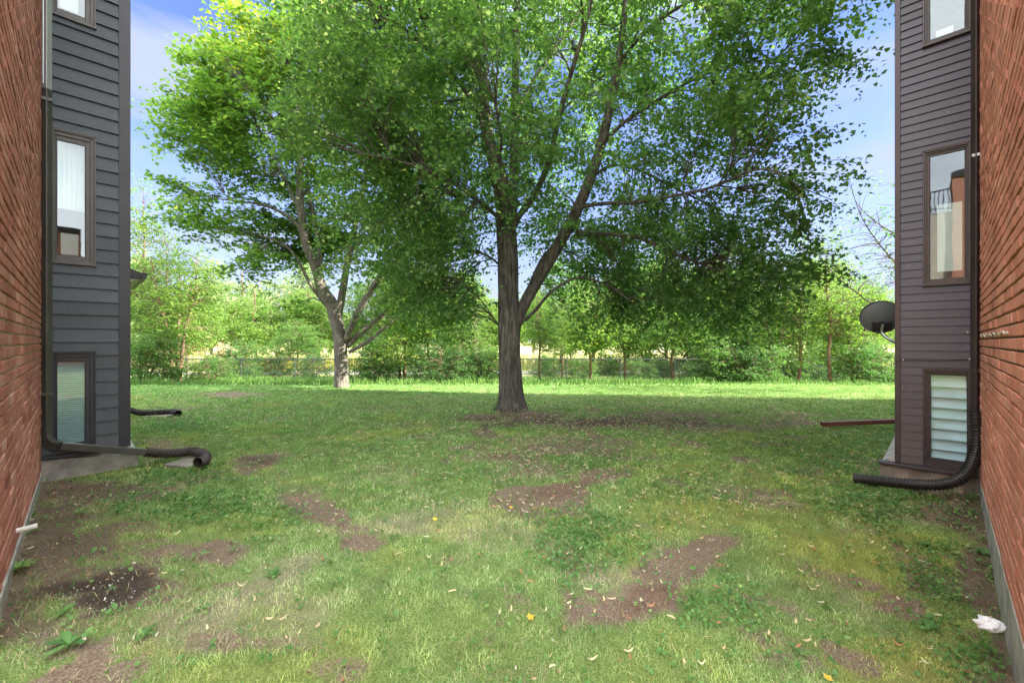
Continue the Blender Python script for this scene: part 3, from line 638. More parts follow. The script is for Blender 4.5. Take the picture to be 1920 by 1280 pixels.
def lap_siding(fn, u0, u1, z0, z1, ex, holes, parent, mat, bulge=0.024, name='siding'):
    """fn(u,o,z) -> world point, o outward"""
    mb = MB(); z = z0; 
    while z < z1:
        zt = min(z+ex, z1); cuts = sorted({z, zt, *[h for q in holes for h in (q[2], q[3]) if z < h < zt]}); t = random.random()
        for a, b in zip(cuts[:-1], cuts[1:]):
            oa = bulge+(0.002-bulge)*(a-z)/ex; ob = bulge+(0.002-bulge)*(b-z)/ex
            for p, q in cut(u0, u1, a, b, holes):
                V = [fn(p, -0.01, a), fn(q, -0.01, a), fn(q, oa, a), fn(p, oa, a), fn(p, -0.01, b), fn(q, -0.01, b), fn(q, ob, b), fn(p, ob, b)]
                mb.hexa(V, t)
        z = zt
    return mb.build(name, mat, parent, tint=True)
def fbox(mb, fn, u0, u1, o0, o1, z0, z1, t=0.5):
    mb.hexa([fn(u0,o0,z0),fn(u1,o0,z0),fn(u1,o1,z0),fn(u0,o1,z0),fn(u0,o0,z1),fn(u1,o0,z1),fn(u1,o1,z1),fn(u0,o1,z1)], t)
def window(fn, u0, u1, z0, z1, g, parent, frame, kind, label=None, awning=True):
    """g = glass rect (u0,u1,z0,z1)"""
    mb = MB(); tr = 0.018
    # outer casing ring
    for a, b, c, d in ((u0, u0+tr, z0, z1), (u1-tr, u1, z0, z1), (u0+tr, u1-tr, z1-tr, z1), (u0+tr, u1-tr, z0, z0+tr)):
        fbox(mb, fn, a, b, -0.05, 0.024, c, d)
    a0, a1, c0, c1 = u0+tr, u1-tr, z0+tr, z1-tr
    # sash, set back, in two steps
    for k, (ins, o) in enumerate(((0.0, 0.006), (0.45, -0.010))):
        e = [a0+(g[0]-a0)*ins, a1+(g[1]-a1)*ins, c0+(g[2]-c0)*ins, c1+(g[3]-c1)*ins]
        n = [a0+(g[0]-a0)*(0.45 if k == 0 else 1), a1+(g[1]-a1)*(0.45 if k == 0 else 1), c0+(g[2]-c0)*(0.45 if k == 0 else 1), c1+(g[3]-c1)*(0.45 if k == 0 else 1)]
        fbox(mb, fn, e[0], n[0], -0.045, o, e[2], e[3]); fbox(mb, fn, n[1], e[1], -0.045, o, e[2], e[3])
        fbox(mb, fn, n[0], n[1], -0.045, o, e[2], n[2]); fbox(mb, fn, n[0], n[1], -0.045, o, n[3], e[3])
    w = mb.build('window', frame, parent); bevel(w, 0.0025, 1)
    if label: w['label'] = label
    gb = MB(); q = 0.006
    fbox(gb, fn, g[0], g[0]+q, -0.03, -0.0125, g[2], g[3]); fbox(gb, fn, g[1]-q, g[1], -0.03, -0.0125, g[2], g[3])
    fbox(gb, fn, g[0]+q, g[1]-q, -0.03, -0.0125, g[3]-q, g[3]); fbox(gb, fn, g[0]+q, g[1]-q, -0.03, -0.0125, g[2], g[2]+q)
    gb.build('gasket', M['frame_dk'], w)
    pb = MB(); fbox(pb, fn, g[0]+q*0.5, g[1]-q*0.5, -0.024, -0.018, g[2]+q*0.5, g[3]-q*0.5); pb.build('pane', M['glass'], w)
    sb = MB(); fbox(sb, fn, u0-0.006, u1+0.006, 0.0, 0.040, z0-0.014, z0-0.001); 
    sb.build('window_sill', frame, w)
    sb = MB(); fbox(sb, fn, u0-0.004, u1+0.004, 0.0, 0.030, z1+0.001, z1+0.014); sb.build('drip_cap', frame, w)
    bb = MB()
    if kind == 'venetian':
        z = g[2]+0.004
        while z < g[3]:
            V = [fn(g[0]+.004, -0.040, z), fn(g[1]-.004, -0.040, z), fn(g[1]-.004, -0.054, z+0.019), fn(g[0]+.004, -0.054, z+0.019)]
            V2 = [p + np.array([0, 0, 0.0012]) for p in V]; bb.hexa(V+V2); z += 0.0255
        bb.build('blind', M['blind_l'], w)
    elif kind == 'slats':
        z = g[2]-0.02
        while z < g[3]:
            V = [fn(g[0]-.02, -0.040, z), fn(g[1]+.02, -0.040, z), fn(g[1]+.02, -0.085, z+0.106), fn(g[0]-.02, -0.085, z+0.106)]
            V2 = [p + np.array([0, 0, 0.003]) for p in V]; bb.hexa(V+V2); z += 0.117
        bb.build('blind', M['blind_w'], w)
    elif kind == 'curtain':
        zc = g[2]+(g[3]-g[2])*0.42; m = 14; P = []
        for j in range(m):
            u = g[0]-0.01+(g[1]-g[0]+0.02)*j/(m-1); o = -0.10+0.008*(j % 2); P += [fn(u, o, zc), fn(u, o, g[3]+0.03)]
        bb.addnp(np.array(P), [(2*j, 2*j+2, 2*j+3, 2*j+1) for j in range(m-1)]); bb.build('curtain', M['curtain'], w)
        bb = MB(); fbox(bb, fn, g[0]+.03, g[1]-.06, -0.25, -0.22, g[2]+.04, g[2]+.30); bb.build('paper', M['curtain'], w)
    elif kind == 'card':
        fbox(bb, fn, g[0]+.09, g[1]-.05, -0.12, -0.11, g[2]-.02, g[2]+.13); bb.build('paper', M['curtain'], w)
    elif kind == 'sheet':
        fbox(bb, fn, g[0]+0.02, g[1]-0.06, -0.16, -0.15, g[2]+0.10, g[2]+(g[3]-g[2])*0.62); bb.build('curtain', M['curtain'], w)
    return w
def facade_back(fn, u0, u1, z0, z1, holes, parent, mat, name='wall'):
    mb = MB(); zs = sorted({z0, z1, *[h for q in holes for h in (q[2], q[3])]})
    for a, b in zip(zs[:-1], zs[1:]):
        for p, q in cut(u0, u1, a, b, holes): fbox(mb, fn, p, q, -0.14, -0.012, a, b)
    return mb.build(name, mat, parent)
def left_building():
    e = empty('brick_building', W(AL1, BL, 0), 'red brown brick building on the left with slate grey clapboard bay', 'building')
    fn = lambda u, o, z: W(AL1-o, BL+u, z)          # bay face looks towards -a
    brick_wall('a', BL, AL0, AL1, 0.10, TOP-0.2, 1, 'brick_wall', M['brick_l'], e)
    mb = MB(); mb.ab(AL0, AL1, BL-0.30, BL+0.002, 0.10, TOP-0.2); mb.build('mortar', M['mortar_l'], e)
    # hidden remainder of the block
    mb = MB(); mb.ab(AL0, AL0+0.25, -9, BL-0.30, 0, TOP-0.2); mb.ab(AL0+0.25, 13.4, -9, -8.75, 0, TOP-0.2); mb.ab(AL1+3.0, AL1+3.2, -8.75, BL+BWL-0.02, 0, TOP-0.2)
    mb.build('rear_wall', M['house_red'], e)
    mb = MB(); P = []
    for zz in (0, 1):
        for a, b in ((AL0-.02, BL-.2), (AL1, BL-.2), (AL1, BL+.022), (AL0-.02, BL+.022)): P.append(W(a, b, -0.4 if zz == 0 else (0.11 if a > 7 else 0.30)))
    mb.hexa(P); mb.build('foundation', M['concrete'], e)
    # bay foundation with a sloped shoulder
    fb = MB(); a0 = AL1-0.05; a1 = AL1+3.2; b1 = BL+BWL+0.085
    fb.hexa([W(a0,BL+0.01,-0.3),W(a1,BL+0.01,-0.3),W(a1,b1,-0.3),W(a0,b1,-0.3),W(a0,BL+0.01,0.235),W(a1,BL+0.01,0.235),W(a1,b1,0.17),W(a0,b1,0.17)])
    fb.hexa([W(AL1+0.03,BL+0.01,0.23),W(a1,BL+0.01,0.23),W(a1,BL+BWL+0.06,0.17),W(AL1+0.03,BL+BWL+0.06,0.17),W(AL1+0.03,BL+0.01,0.27),W(a1,BL+0.01,0.27),W(a1,BL+BWL-0.02,0.27),W(AL1+0.03,BL+BWL-0.02,0.27)])
    fb.build('bay_foundation', M['concrete'], e)
    sb = MB(); fbox(sb, fn, 0.02, 0.50, 0.0, 0.085, 0.24, 0.275); bevel(sb.build('sill_flashing', M['trim_l'], e), 0.004)
    holes = [(0.093, 0.466, 0.325, 1.47), (0.093, 0.466, 2.53, 4.09), (0.093, 0.466, 5.43, 6.98), (0.093, 0.466, 8.3, 9.85)]
    lap_siding(fn, 0.0, 0.672, 0.29, TOP-0.2, 0.163, holes, e, M['siding_l'])
    fo = lambda u, o, z: W(AL1+u, BL+BWL-0.012+o, z)
    lap_siding(fo, 0.0, 3.0, 0.29, TOP-0.2, 0.163, [], e, M['siding_l'], name='siding')
    facade_back(fn, 0.0, BWL-0.03, 0.27, TOP-0.2, holes, e, M['room'])
    cb = MB(); fbox(cb, fn, 0.672, BWL+0.012, -0.02, 0.024, 0.27, TOP-0.2); cb.ab(AL1+0.02, AL1+0.12, BL+BWL-0.012, BL+BWL+0.012, 0.27, TOP-0.2)
    bevel(cb.build('corner_board', M['trim_l'], e), 0.003)
    window(fn, .093, .466, .325, 1.47, (.132, .373, .385, 1.365), e, M['trim_l'], 'venetian', 'black framed window with lowered teal grey slat blind')
    window(fn, .093, .466, 2.53, 4.09, (.132, .373, 2.62, 3.975), e, M['frame_l'], 'curtain', 'tall grey framed window with weathered sill')
    window(fn, .093, .466, 5.43, 6.98, (.132, .373, 5.52, 6.87), e, M['frame_l'], 'sheet')
    window(fn, .093, .466, 8.3, 9.85, (.132, .373, 8.39, 9.74), e, M['frame_l'], 'curtain')
    rf = MB(); rf.ab(AL0-0.3, 13.6, -9.2, BL+BWL+0.15, TOP-0.2, TOP); rf.build('roof', M['roof_dk'], e)
    # lower eave of the entrance beyond the bay
    ev = MB(); p0 = at(277, 516, 8.6)
    aE = p0[0]*A2[0]+p0[1]*A2[1]; bE = p0[0]*B2[0]+p0[1]*B2[1]
    ev.hexa([W(aE,bE-.9,2.92),W(aE+2.5,bE-.9,2.92),W(aE+2.5,bE-.10,2.82),W(aE,bE-.10,2.82),W(aE,bE-.9,3.26),W(aE+2.5,bE-.9,3.26),W(aE+2.5,bE-.10,2.95),W(aE,bE-.10,2.95)])
    r = ev.build('porch_roof', M['trim_l'], e); bevel(r, 0.004)
    g = MB(); g.hexa([W(aE-.02,bE-.098,2.83),W(aE+2.5,bE-.098,2.83),W(aE+2.5,bE-.03,2.83),W(aE-.02,bE-.03,2.83),W(aE-.02,bE-.098,2.95),W(aE+2.5,bE-.098,2.95),W(aE+2.5,bE,2.95),W(aE-.02,bE,2.95)])
    g.build('gutter', M['trim_l'], r)
    g = MB(); g.hexa([W(aE+.02,bE-.9,2.60),W(aE+2.5,bE-.9,2.60),W(aE+2.5,bE-.12,2.80),W(aE+.02,bE-.12,2.80),W(aE+.02,bE-.9,2.915),W(aE+2.5,bE-.9,2.915),W(aE+2.5,bE-.12,2.815),W(aE+.02,bE-.12,2.815)]); g.build('soffit', M['soffit'], r)
    # downspout: three lengths with seams
    u = 0.047; o = 0.058; ds = MB()
    sec = (1.0, 0.75, 0.12)
    def straight(z0, z1, r=0.044):
        ds.tube([fn(u, o, z0), fn(u, o, (z0+z1)/2), fn(u, o, z1)], r, sq=sec)
    straight(1.05, 4.50, 0.0465); straight(0.52, 1.08, 0.049)
    d = ds.build('downspout', M['spout_l'], e)
    ds = MB(); straight(4.46, TOP-0.3); ds.build('upper_length', simple('silver_sheen_spout', (0.36, 0.39, 0.40), 0.35, metal=0.3, var=0.25, scale=4, stretch=(1, 1, 0.2)), d)  # silvery reflection on the upper spout painted in as lighter grey
    for z in (4.36, 0.98):
        sp = MB(); fbox(sp, fn, u-0.056, u+0.054, 0.0, o+0.052, z, z+0.035); sp.build('strap', M['spout_l'], d)
    rb = MB()
    for q in (-0.018, 0.018): fbox(rb, fn, u+q-0.005, u+q+0.005, o+0.030, o+0.0385, 4.55, TOP-0.3)
    rb.build('ribs', M['steel'], d)
    el = MB(); P = []; R = []
    p0 = fn(u, o, 0.56); n = 34
    for j in range(n):
        t = j/(n-1)*math.radians(84); r = 0.14
        P.append(fn(u+r*(1-math.cos(t)), o+0.08*(j/(n-1)), 0.53-r*math.sin(t))); R.append(0.046*(1.0+(0.07 if j % 4 < 2 else -0.05)))
    el.tube(P, R, sq=sec); el.build('elbow', M['spout_l'], d)
    lp = MB(); pe = P[-1]; q1 = fn(0.97, 0.155, 0.175); lp.tube([pe, (pe+q1)/2, q1], 0.042, sq=(0.8, 1.0, 0.1)); lp.build('outlet_pipe', M['spout_l'], d)
    hs = MB(); pts = [q1-(q1-pe)*0.07, q1+(q1-pe)*0.15+np.array([0,0,.0]), at(333,849,5.75), at(362,846,5.82), at(384,852,5.72), at(384,862,5.52), at(371,866,5.36)]
    for p in pts[1:]: p[2] = max(p[2], 0.085)
    corr(hs, pts, 0.062, 0.020); hs.build('drain_hose', M['hose_d'], d)
    pv = MB(); p = W(0, BL, 0); c0 = at(12, 998, 2.82); b = c0[0]*B2[0]+c0[1]*B2[1]; a = c0[0]*A2[0]+c0[1]*A2[1]
    c1 = W(a, BL+0.11, c0[2]+0.006); c00 = W(a, BL-0.03, c0[2]-0.006); pv.tube([c00, (c00+c1)/2, c1], 0.0165, 16, cap=False)
    pv.tube([c1, (c00+c1)/2, c00], 0.0135, 16); pv.build('pipe_stub', M['white_pvc'], e)
def catmull(P, step=0.01):
    P = [np.array(p, float) for p in P]; P = [2*P[0]-P[1]]+P+[2*P[-1]-P[-2]]; out = []
    for i in range(1, len(P)-2):
        n = max(2, int(np.linalg.norm(P[i+1]-P[i])/step))
        for k in range(n):
            t = k/n; a, b, c, d = P[i-1:i+3]
            out.append(0.5*((2*b)+(-a+c)*t+(2*a-5*b+4*c-d)*t*t+(-a+3*b-3*c+d)*t**3))
    out.append(P[-2]); return np.array(out)
def corr(mb, pts, r, pitch=0.018):
    corr2(mb, pts, r, pitch*1.45)
def corr2(mb, pts, r, pitch):
    C = catmull(pts, pitch/4); n = len(C); ph = np.arange(n) % 4
    R = r*np.where((ph == 0) | (ph == 1), 1.0, 0.83); mb.tube(C, R, 18, cap=False)
    mb.tube(C[::-1][:int(n*1.0)], r*0.80, 12, cap=False)
def right_building():
    e = empty('brick_building', W(AR, BR1, 0), 'orange red brick building on the right with plum brown clapboard bay', 'building')
    fn = lambda u, o, z: W(AR+u, BR1-o, z)
    brick_wall('b', AR, BR0, BR1, 0.15, TOP-0.2, 1, 'brick_wall', M['brick_r'], e, bl=0.26)
    mb = MB(); mb.ab(AR-0.3, AR+0.002, BR0, BR1, 0.15, TOP-0.2); mb.build('mortar', M['mortar_r'], e)
    mb = MB(); mb.ab(-9, AR-0.3, BR0, BR0+0.25, 0, TOP-0.2); mb.ab(-9, -8.75, BR0+0.25, 16.0, 0, TOP-0.2); mb.ab(-8.75, AR+BWR-0.03, 15.9, 16.1, 0, TOP-0.2)
    mb.build('rear_wall', M['house_red'], e)
    mb = MB(); mb.ab(AR-0.35, AR+0.018, BR0-0.02, BR1+0.05, -0.4, 0.15); mb.build('foundation', M['concrete'], e)
    mb = MB(); mb.ab(AR+0.02, AR+BWR+0.135, BR1-0.10, BR1+9.4, -0.3, 0.165)
    mb.build('bay_foundation', M['concrete_b'], e)
    mb = MB(); mb.ab(AR+0.02, AR+BWR+0.15, BR1-0.13, BR1-0.0, 0.167, 0.195); bevel(mb.build('ledge', M['trim_r'], e), 0.004)
    mb = MB(); mb.hexa([W(AR+BWR,BR1+.002,.167),W(AR+BWR,BR1+9.3,.167),W(AR+BWR+.13,BR1+9.3,.167),W(AR+BWR+.13,BR1+.002,.167),W(AR+BWR,BR1+.002,.26),W(AR+BWR,BR1+9.3,.26),W(AR+BWR+.02,BR1+9.3,.26),W(AR+BWR+.02,BR1+.002,.26)]); mb.build('footing_slope', M['concrete'], e)
    holes = [(.078, .452, .205, 1.285), (.078, .452, 2.235, 3.74), (.078, .452, 4.93, 6.45), (.078, .452, 7.7, 9.2)]
    lap_siding(fn, 0.0, 0.638, 0.20, TOP-0.2, 0.0925, holes, e, M['siding_r'], bulge=0.016)
    fo = lambda u, o, z: W(AR+BWR-0.012+o, BR1+u, z)
    lap_siding(fo, 0.0, 9.3, 0.20, TOP-0.2, 0.0925, [], e, M['siding_r'])
    facade_back(fn, 0.0, BWR-0.03, 0.198, TOP-0.2, holes, e, M['room'])
    cb = MB(); fbox(cb, fn, 0.638, BWR+0.010, -0.02, 0.022, 0.20, TOP-0.2); cb.ab(AR+BWR-0.012, AR+BWR+0.010, BR1+0.02, BR1+0.08, 0.20, TOP-0.2)
    bevel(cb.build('corner_board', M['trim_r'], e), 0.003)
    window(fn, .078, .452, .205, 1.285, (.100, .390, .294, 1.23), e, M['trim_r'], 'slats', 'low window with white slat blind behind the glass')
    window(fn, .078, .452, 2.235, 3.74, (.117, .395, 2.29, 3.68), e, M['frame_r'], 'sheet', 'tall brown framed window reflecting sky and a brick building')
    window(fn, .078, .452, 4.93, 6.45, (.117, .395, 4.985, 6.39), e, M['frame_r'], 'card')
    window(fn, .078, .452, 7.7, 9.2, (.117, .395, 7.76, 9.14), e, M['frame_r'], 'sheet')
    rf = MB(); rf.ab(-9.2, AR+BWR+0.1, BR0-0.3, 16.15, TOP-0.2, TOP); rf.build('roof', M['roof_dk'], e)
    u = 0.036; o = 0.05; ds = MB(); sec = (1.0, 0.8, 0.12)
    ds.tube([fn(u, o, 3.2), fn(u, o, 7), fn(u, o, TOP-0.3)], 0.036, sq=sec); ds.tube([fn(u, o, 0.78), fn(u, o, 2), fn(u, o, 3.25)], 0.040, sq=sec)
    d = ds.build('downspout', M['spout_r'], e)
    for z in (3.55, 1.28):
        sp = MB(); fbox(sp, fn, u-0.040, u+0.036, 0.0, o+0.040, z, z+0.03); fbox(sp, fn, u-0.045, u-0.030, o+0.040, o+0.055, z+0.005, z+0.05); sp.build('strap', M['steel'] if z > 3 else M['spout_r'], d)
    hs = MB(); pts = [at(1829,770,4.50), at(1831,820,4.48), at(1826,860,4.44), at(1806,893,4.40), at(1765,908,4.46), at(1700,906,4.62), at(1640,900,4.76), at(1600,896,4.86)]
    for p in pts: p[2] = max(p[2], 0.07)
    corr(hs, pts, 0.058, 0.021); hs.build('drain_hose', M['hose'], d)
    # fixings and cable on the siding
    for uu, zz in ((0.615, 1.385), (0.085, 1.41), (0.10, 1.70)):
        cm = MB(); c = fn(uu, 0.016, zz); cm.tube([c, fn(uu, 0.022, zz), fn(uu, 0.028, zz)], [0.009, 0.008, 0.004], 10); cm.build('cable_clip', M['white_pvc'], e)
    cw = MB(); cw.tube([fn(BWR+0.012, 0.026, 1.372), fn(0.635, 0.03, 1.378), fn(0.615, 0.024, 1.385), fn(0.35, 0.019, 1.382), fn(0.085, 0.021, 1.41)], 0.003, 5); cw.build('cable', M['hose'], e)
    # squeezed out sealant line along one mortar joint
    sl_ = MB(); P = [W(AR+0.014+0.003*math.sin(q*1.7), b, 1.655+0.010*math.sin(q*0.9)+0.006*math.sin(q*2.3)) for q, b in enumerate(np.linspace(6.55, 3.9, 50))]
    sl_.tube(P, [0.004+0.003*(math.sin(q*1.3) > 0) for q in range(50)], 6); sl_.build('sealant_bead', M['mortar_l'], e)
left_building(); right_building()
def rear_building():
    e = empty('apartment_building', W(-2, -17, 0), 'brick apartment block behind the photographer seen mirrored in the right windows', 'building')
    mb = MB(); mb.ab(-6, -0.33, -24, -17, -0.2, 9.7); mb.build('wall', M['house_red'], e)
    mb = MB(); mb.ab(-0.33, 8, -24, -17.2, -0.2, 8.1); mb.build('low_wall', M['house'], e)
    mb = MB(); mb.ab(-6.1, -0.28, -24.1, -16.9, 9.7, 9.95); mb.build('parapet', M['roof_dk'], e)
    rl = MB()
    for k in range(30): rl.ab(-0.2+0.16*k, -0.165+0.16*k, -17.15, -17.115, 8.1, 9.2)
    rl.ab(-0.3, 7.8, -17.15, -17.11, 9.2, 9.26); rl.ab(-0.3, 7.8, -17.16, -17.10, 8.25, 8.3); rl.build('balcony_railing', M['hose'], e)
    e = empty('apartment_building', W(-30, -3, 0), 'brick apartment block seen mirrored low in the left windows', 'building')
    mb = MB(); mb.ab(-38, -30, -9, 0.25, -0.2, 9.4); mb.build('wall', M['house_red'], e)
    mb = MB(); mb.ab(-38.1, -29.8, -9.1, 0.35, 9.4, 9.8); mb.build('parapet', M['roof_dk'], e)
    mb = MB(); mb.ab(-38, -31, 0.25, 9, -0.2, 6.0); mb.build('low_wall', M['house'], e)
rear_building()

# ------------------------------------------------------------------ small things by the walls
def small_things():
    c = at(348, 872, 5.62); c[2] = 0
    mb = MB(); mb.hexa([(c[0]-.19,c[1]-.13,-.02),(c[0]+.15,c[1]-.17,-.02),(c[0]+.22,c[1]+.18,-.02),(c[0]-.12,c[1]+.2,-.02),(c[0]-.19,c[1]-.13,.045),(c[0]+.15,c[1]-.17,.03),(c[0]+.22,c[1]+.18,.05),(c[0]-.12,c[1]+.2,.055)])
    o = mb.build('splash_block', M['slab'], origin=(c[0], c[1], 0)); bevel(o, 0.008); tag(o, 'concrete splash block under the turned end of the near left hose', 'splash block', 'concrete splash blocks')
    # second hose beyond the left bay
    e = at(290, 780, 9.3); e[2] = 0
    t = empty('drain_hose', e, 'black corrugated drain hose lying on the grass beyond the left bay', 'drain hose')
    mb = MB(); P = [at(225, 762, 9.0), at(245, 769, 9.1), at(268, 777, 9.2), at(300, 779, 9.3), at(325, 776, 9.35), at(334, 783, 9.2)]
    for p in P: p[2] = max(p[2], 0.08)
    corr(mb, P, 0.068, 0.028); mb.build('hose', M['hose'], t)
    c = at(300, 789, 9.2); c[2] = 0
    mb = MB(); mb.hexa([(c[0]-.28,c[1]-.12,-.02),(c[0]+.25,c[1]-.14,-.02),(c[0]+.28,c[1]+.16,-.02),(c[0]-.26,c[1]+.16,-.02),(c[0]-.28,c[1]-.12,.03),(c[0]+.25,c[1]-.14,.04),(c[0]+.28,c[1]+.16,.045),(c[0]-.26,c[1]+.16,.03)])
    o = mb.build('splash_block', M['slab'], origin=(c[0], c[1], 0)); bevel(o, 0.008); tag(o, 'flat concrete splash block under the far left hose', 'splash block', 'concrete splash blocks')
    # red brown spout lying out over the lawn at right
    p0 = W(0.392, BR1+1.6, 0.33); p1 = at(1541, 795, 0.0+8.1); p1[2] = 0.06; p0[2] = 0.14; p0 = at(1700, 789, 7.9); p0[2] = 0.16
    mb = MB(); mb.tube([p0, (p0+p1)/2, p1], 0.05, sq=(1.0, 0.75, 0.1), cap=False); mb.tube([p1, (p0+p1)/2, p0], 0.046, sq=(1.0, 0.75, 0.1), cap=False)
    o = mb.build('downspout_extension', M['spout_red'], origin=(p1[0], p1[1], 0)); tag(o, 'long red brown metal spout lying over the grass at right', 'spout')
    # satellite dish
    c = W(AR+BWR+0.25, BR1+1.60, 1.95)
    e = empty('satellite_dish', W(AR+BWR, BR1+1.52, 1.6), 'dark grey satellite dish on an arm beside the right bay', 'satellite dish')
    n = np.array([0.48, 0.84, 0.22]); n /= np.linalg.norm(n); up = np.array([0, 0, 1]) - n*n[2]; up /= np.linalg.norm(up); sd = np.cross(n, up)
    V = []; nr = 8; ns = 40; th = []
    for side in (0, 1):
        for i in range(nr+1):
            r = i/nr
            for k in range(ns):
                a = 2*np.pi*k/ns; V.append(c + sd*(0.255*r*math.cos(a)) + up*(0.245*r*math.sin(a)) + n*(0.055*r*r + side*0.006))
    Fq = []
    for side in (0, 1):
        o_ = side*(nr+1)*ns
        for i in range(nr):
            for k in range(ns):
                q = [o_+i*ns+k, o_+i*ns+(k+1) % ns, o_+(i+1)*ns+(k+1) % ns, o_+(i+1)*ns+k]; Fq.append(q if side else q[::-1])
    for k in range(ns): Fq.append([nr*ns+k, nr*ns+(k+1) % ns, (2*nr+1)*ns+(k+1) % ns, (2*nr+1)*ns+k])
    mesh_np('dish', V, [np.array(Fq)], M['dish'], e, smooth=True)
    br = MB(); 
    def P3(x, y, z): return c + sd*x*-1 + up*y + n*z
    for (x0, x1, y0, y1, z0, z1) in ((-.09, .09, -.19, -.07, -.035, 0.012), (-.03, .03, -.21, -.05, -.085, -.036), (-.11, -.09, -.20, -.06, -.05, 0.01), (.09, .11, -.20, -.06, -.05, .01)):
        br.hexa([P3(x0,y0,z0),P3(x1,y0,z0),P3(x1,y0,z1),P3(x0,y0,z1),P3(x0,y1,z0),P3(x1,y1,z0),P3(x1,y1,z1),P3(x0,y1,z1)])
    bevel(br.build('bracket', M['hose'], e), 0.004)
    ar = MB(); q0 = P3(0.0, -.08, -.10); q1 = P3(0.0, -.22, -.11); wall = W(AR+BWR-0.01, BR1+1.38, 1.58); ar.tube(catmull([q0, q1, (q1+wall)/2+np.array([0, 0, -.045]), wall], 0.02), 0.021, 14)
    ar.tube([wall, W(AR+BWR+0.012, BR1+1.38, 1.58)], 0.06, 16); ar.build('arm', M['steel'], e)
    wr = MB(); wr.tube(catmull([P3(-.06, -.19, -.03), P3(-.10, -.25, -.05), P3(-.02, -.27, -.09), P3(.03, -.22, -.1)], 0.01), 0.004, 6); wr.build('cable', M['hose'], e)
    # crumpled white plastic scrap
    c = at(1857, 1180, F*H/(1180-640)); c[2] = 0.03; n1, n2 = 16, 26; V = []
    for i in range(n1+1):
        for k in range(n2):
            ph = math.pi*i/n1; a = 2*math.pi*k/n2; q = np.array([math.sin(ph)*math.cos(a)*0.070, math.sin(ph)*math.sin(a)*0.055, math.cos(ph)*0.032])
            f = 1+0.30*(fbm(q[0]*1+3, q[1]+q[2]*2+5, 28, 3, 3)-0.5)*2+0.10*math.sin(a*5+i); V.append(c+q*f)
    Fq = [[i*n2+k, (i+1)*n2+k, (i+1)*n2+(k+1) % n2, i*n2+(k+1) % n2] for i in range(n1) for k in range(n2)]
    o = mesh_np('plastic_scrap', V, [np.array(Fq)], M['bag'], origin=(c[0], c[1], 0)); tag(o, 'crumpled white plastic scrap near the foot of the right wall', 'litter')
    # two bright fallen leaves
    for px, py, s, mt, lb in ((812, 981, .06, 'yellow', 'bright yellow fallen leaf in the middle of the lawn'), (990, 1163, .055, 'orange', 'orange yellow fallen leaf left of the long bare patch'), (1808, 1242, .05, 'orange', 'curled orange fallen leaf on moss at lower right'), (956, 956, .05, 'orange', 'yellow fallen leaf at the lower edge of the middle bare patch')):
        if px == 1808: px, py = 1550, 1240
        d = F*H/(py-640); p = np.array([[(px-960)/F*d, d, float(gz((px-960)/F*d, d))+0.03]])
        V, Fc = leaf_cloud(p, np.array([[0.1, -0.25, 0.95]]), np.array([[0.8, 0.5, 0.0]]), np.array([s*0.85]), MAPLE)
        tag(mesh_np('fallen_leaf', V, Fc, M[mt], attrs={'tint': np.full(len(V), .5)}, origin=p[0]), lb, 'leaf', 'bright fallen leaves')
    # dry twig bundle
    mb = MB()
    for k in range(14):
        p = at(1425+random.uniform(-35, 60), 945+random.uniform(-10, 12), 0.0+F*H/305); p[1] += random.uniform(-.12, .12); p[2] = 0.02+random.random()*0.02; a = random.uniform(-.5, .5)
        mb.tube([p, p+np.array([math.cos(a)*.07, math.sin(a)*.05, .01]), p+np.array([math.cos(a)*.15, math.sin(a)*.12, 0])], [.004, .003, .0015], 5)
    p = at(1430, 945, F*H/305); tag(mb.build('dry_twigs', M['twig'], origin=(p[0], p[1], 0)), 'heap of dry brown twigs lying in the lawn right of centre', 'twigs')
small_things()

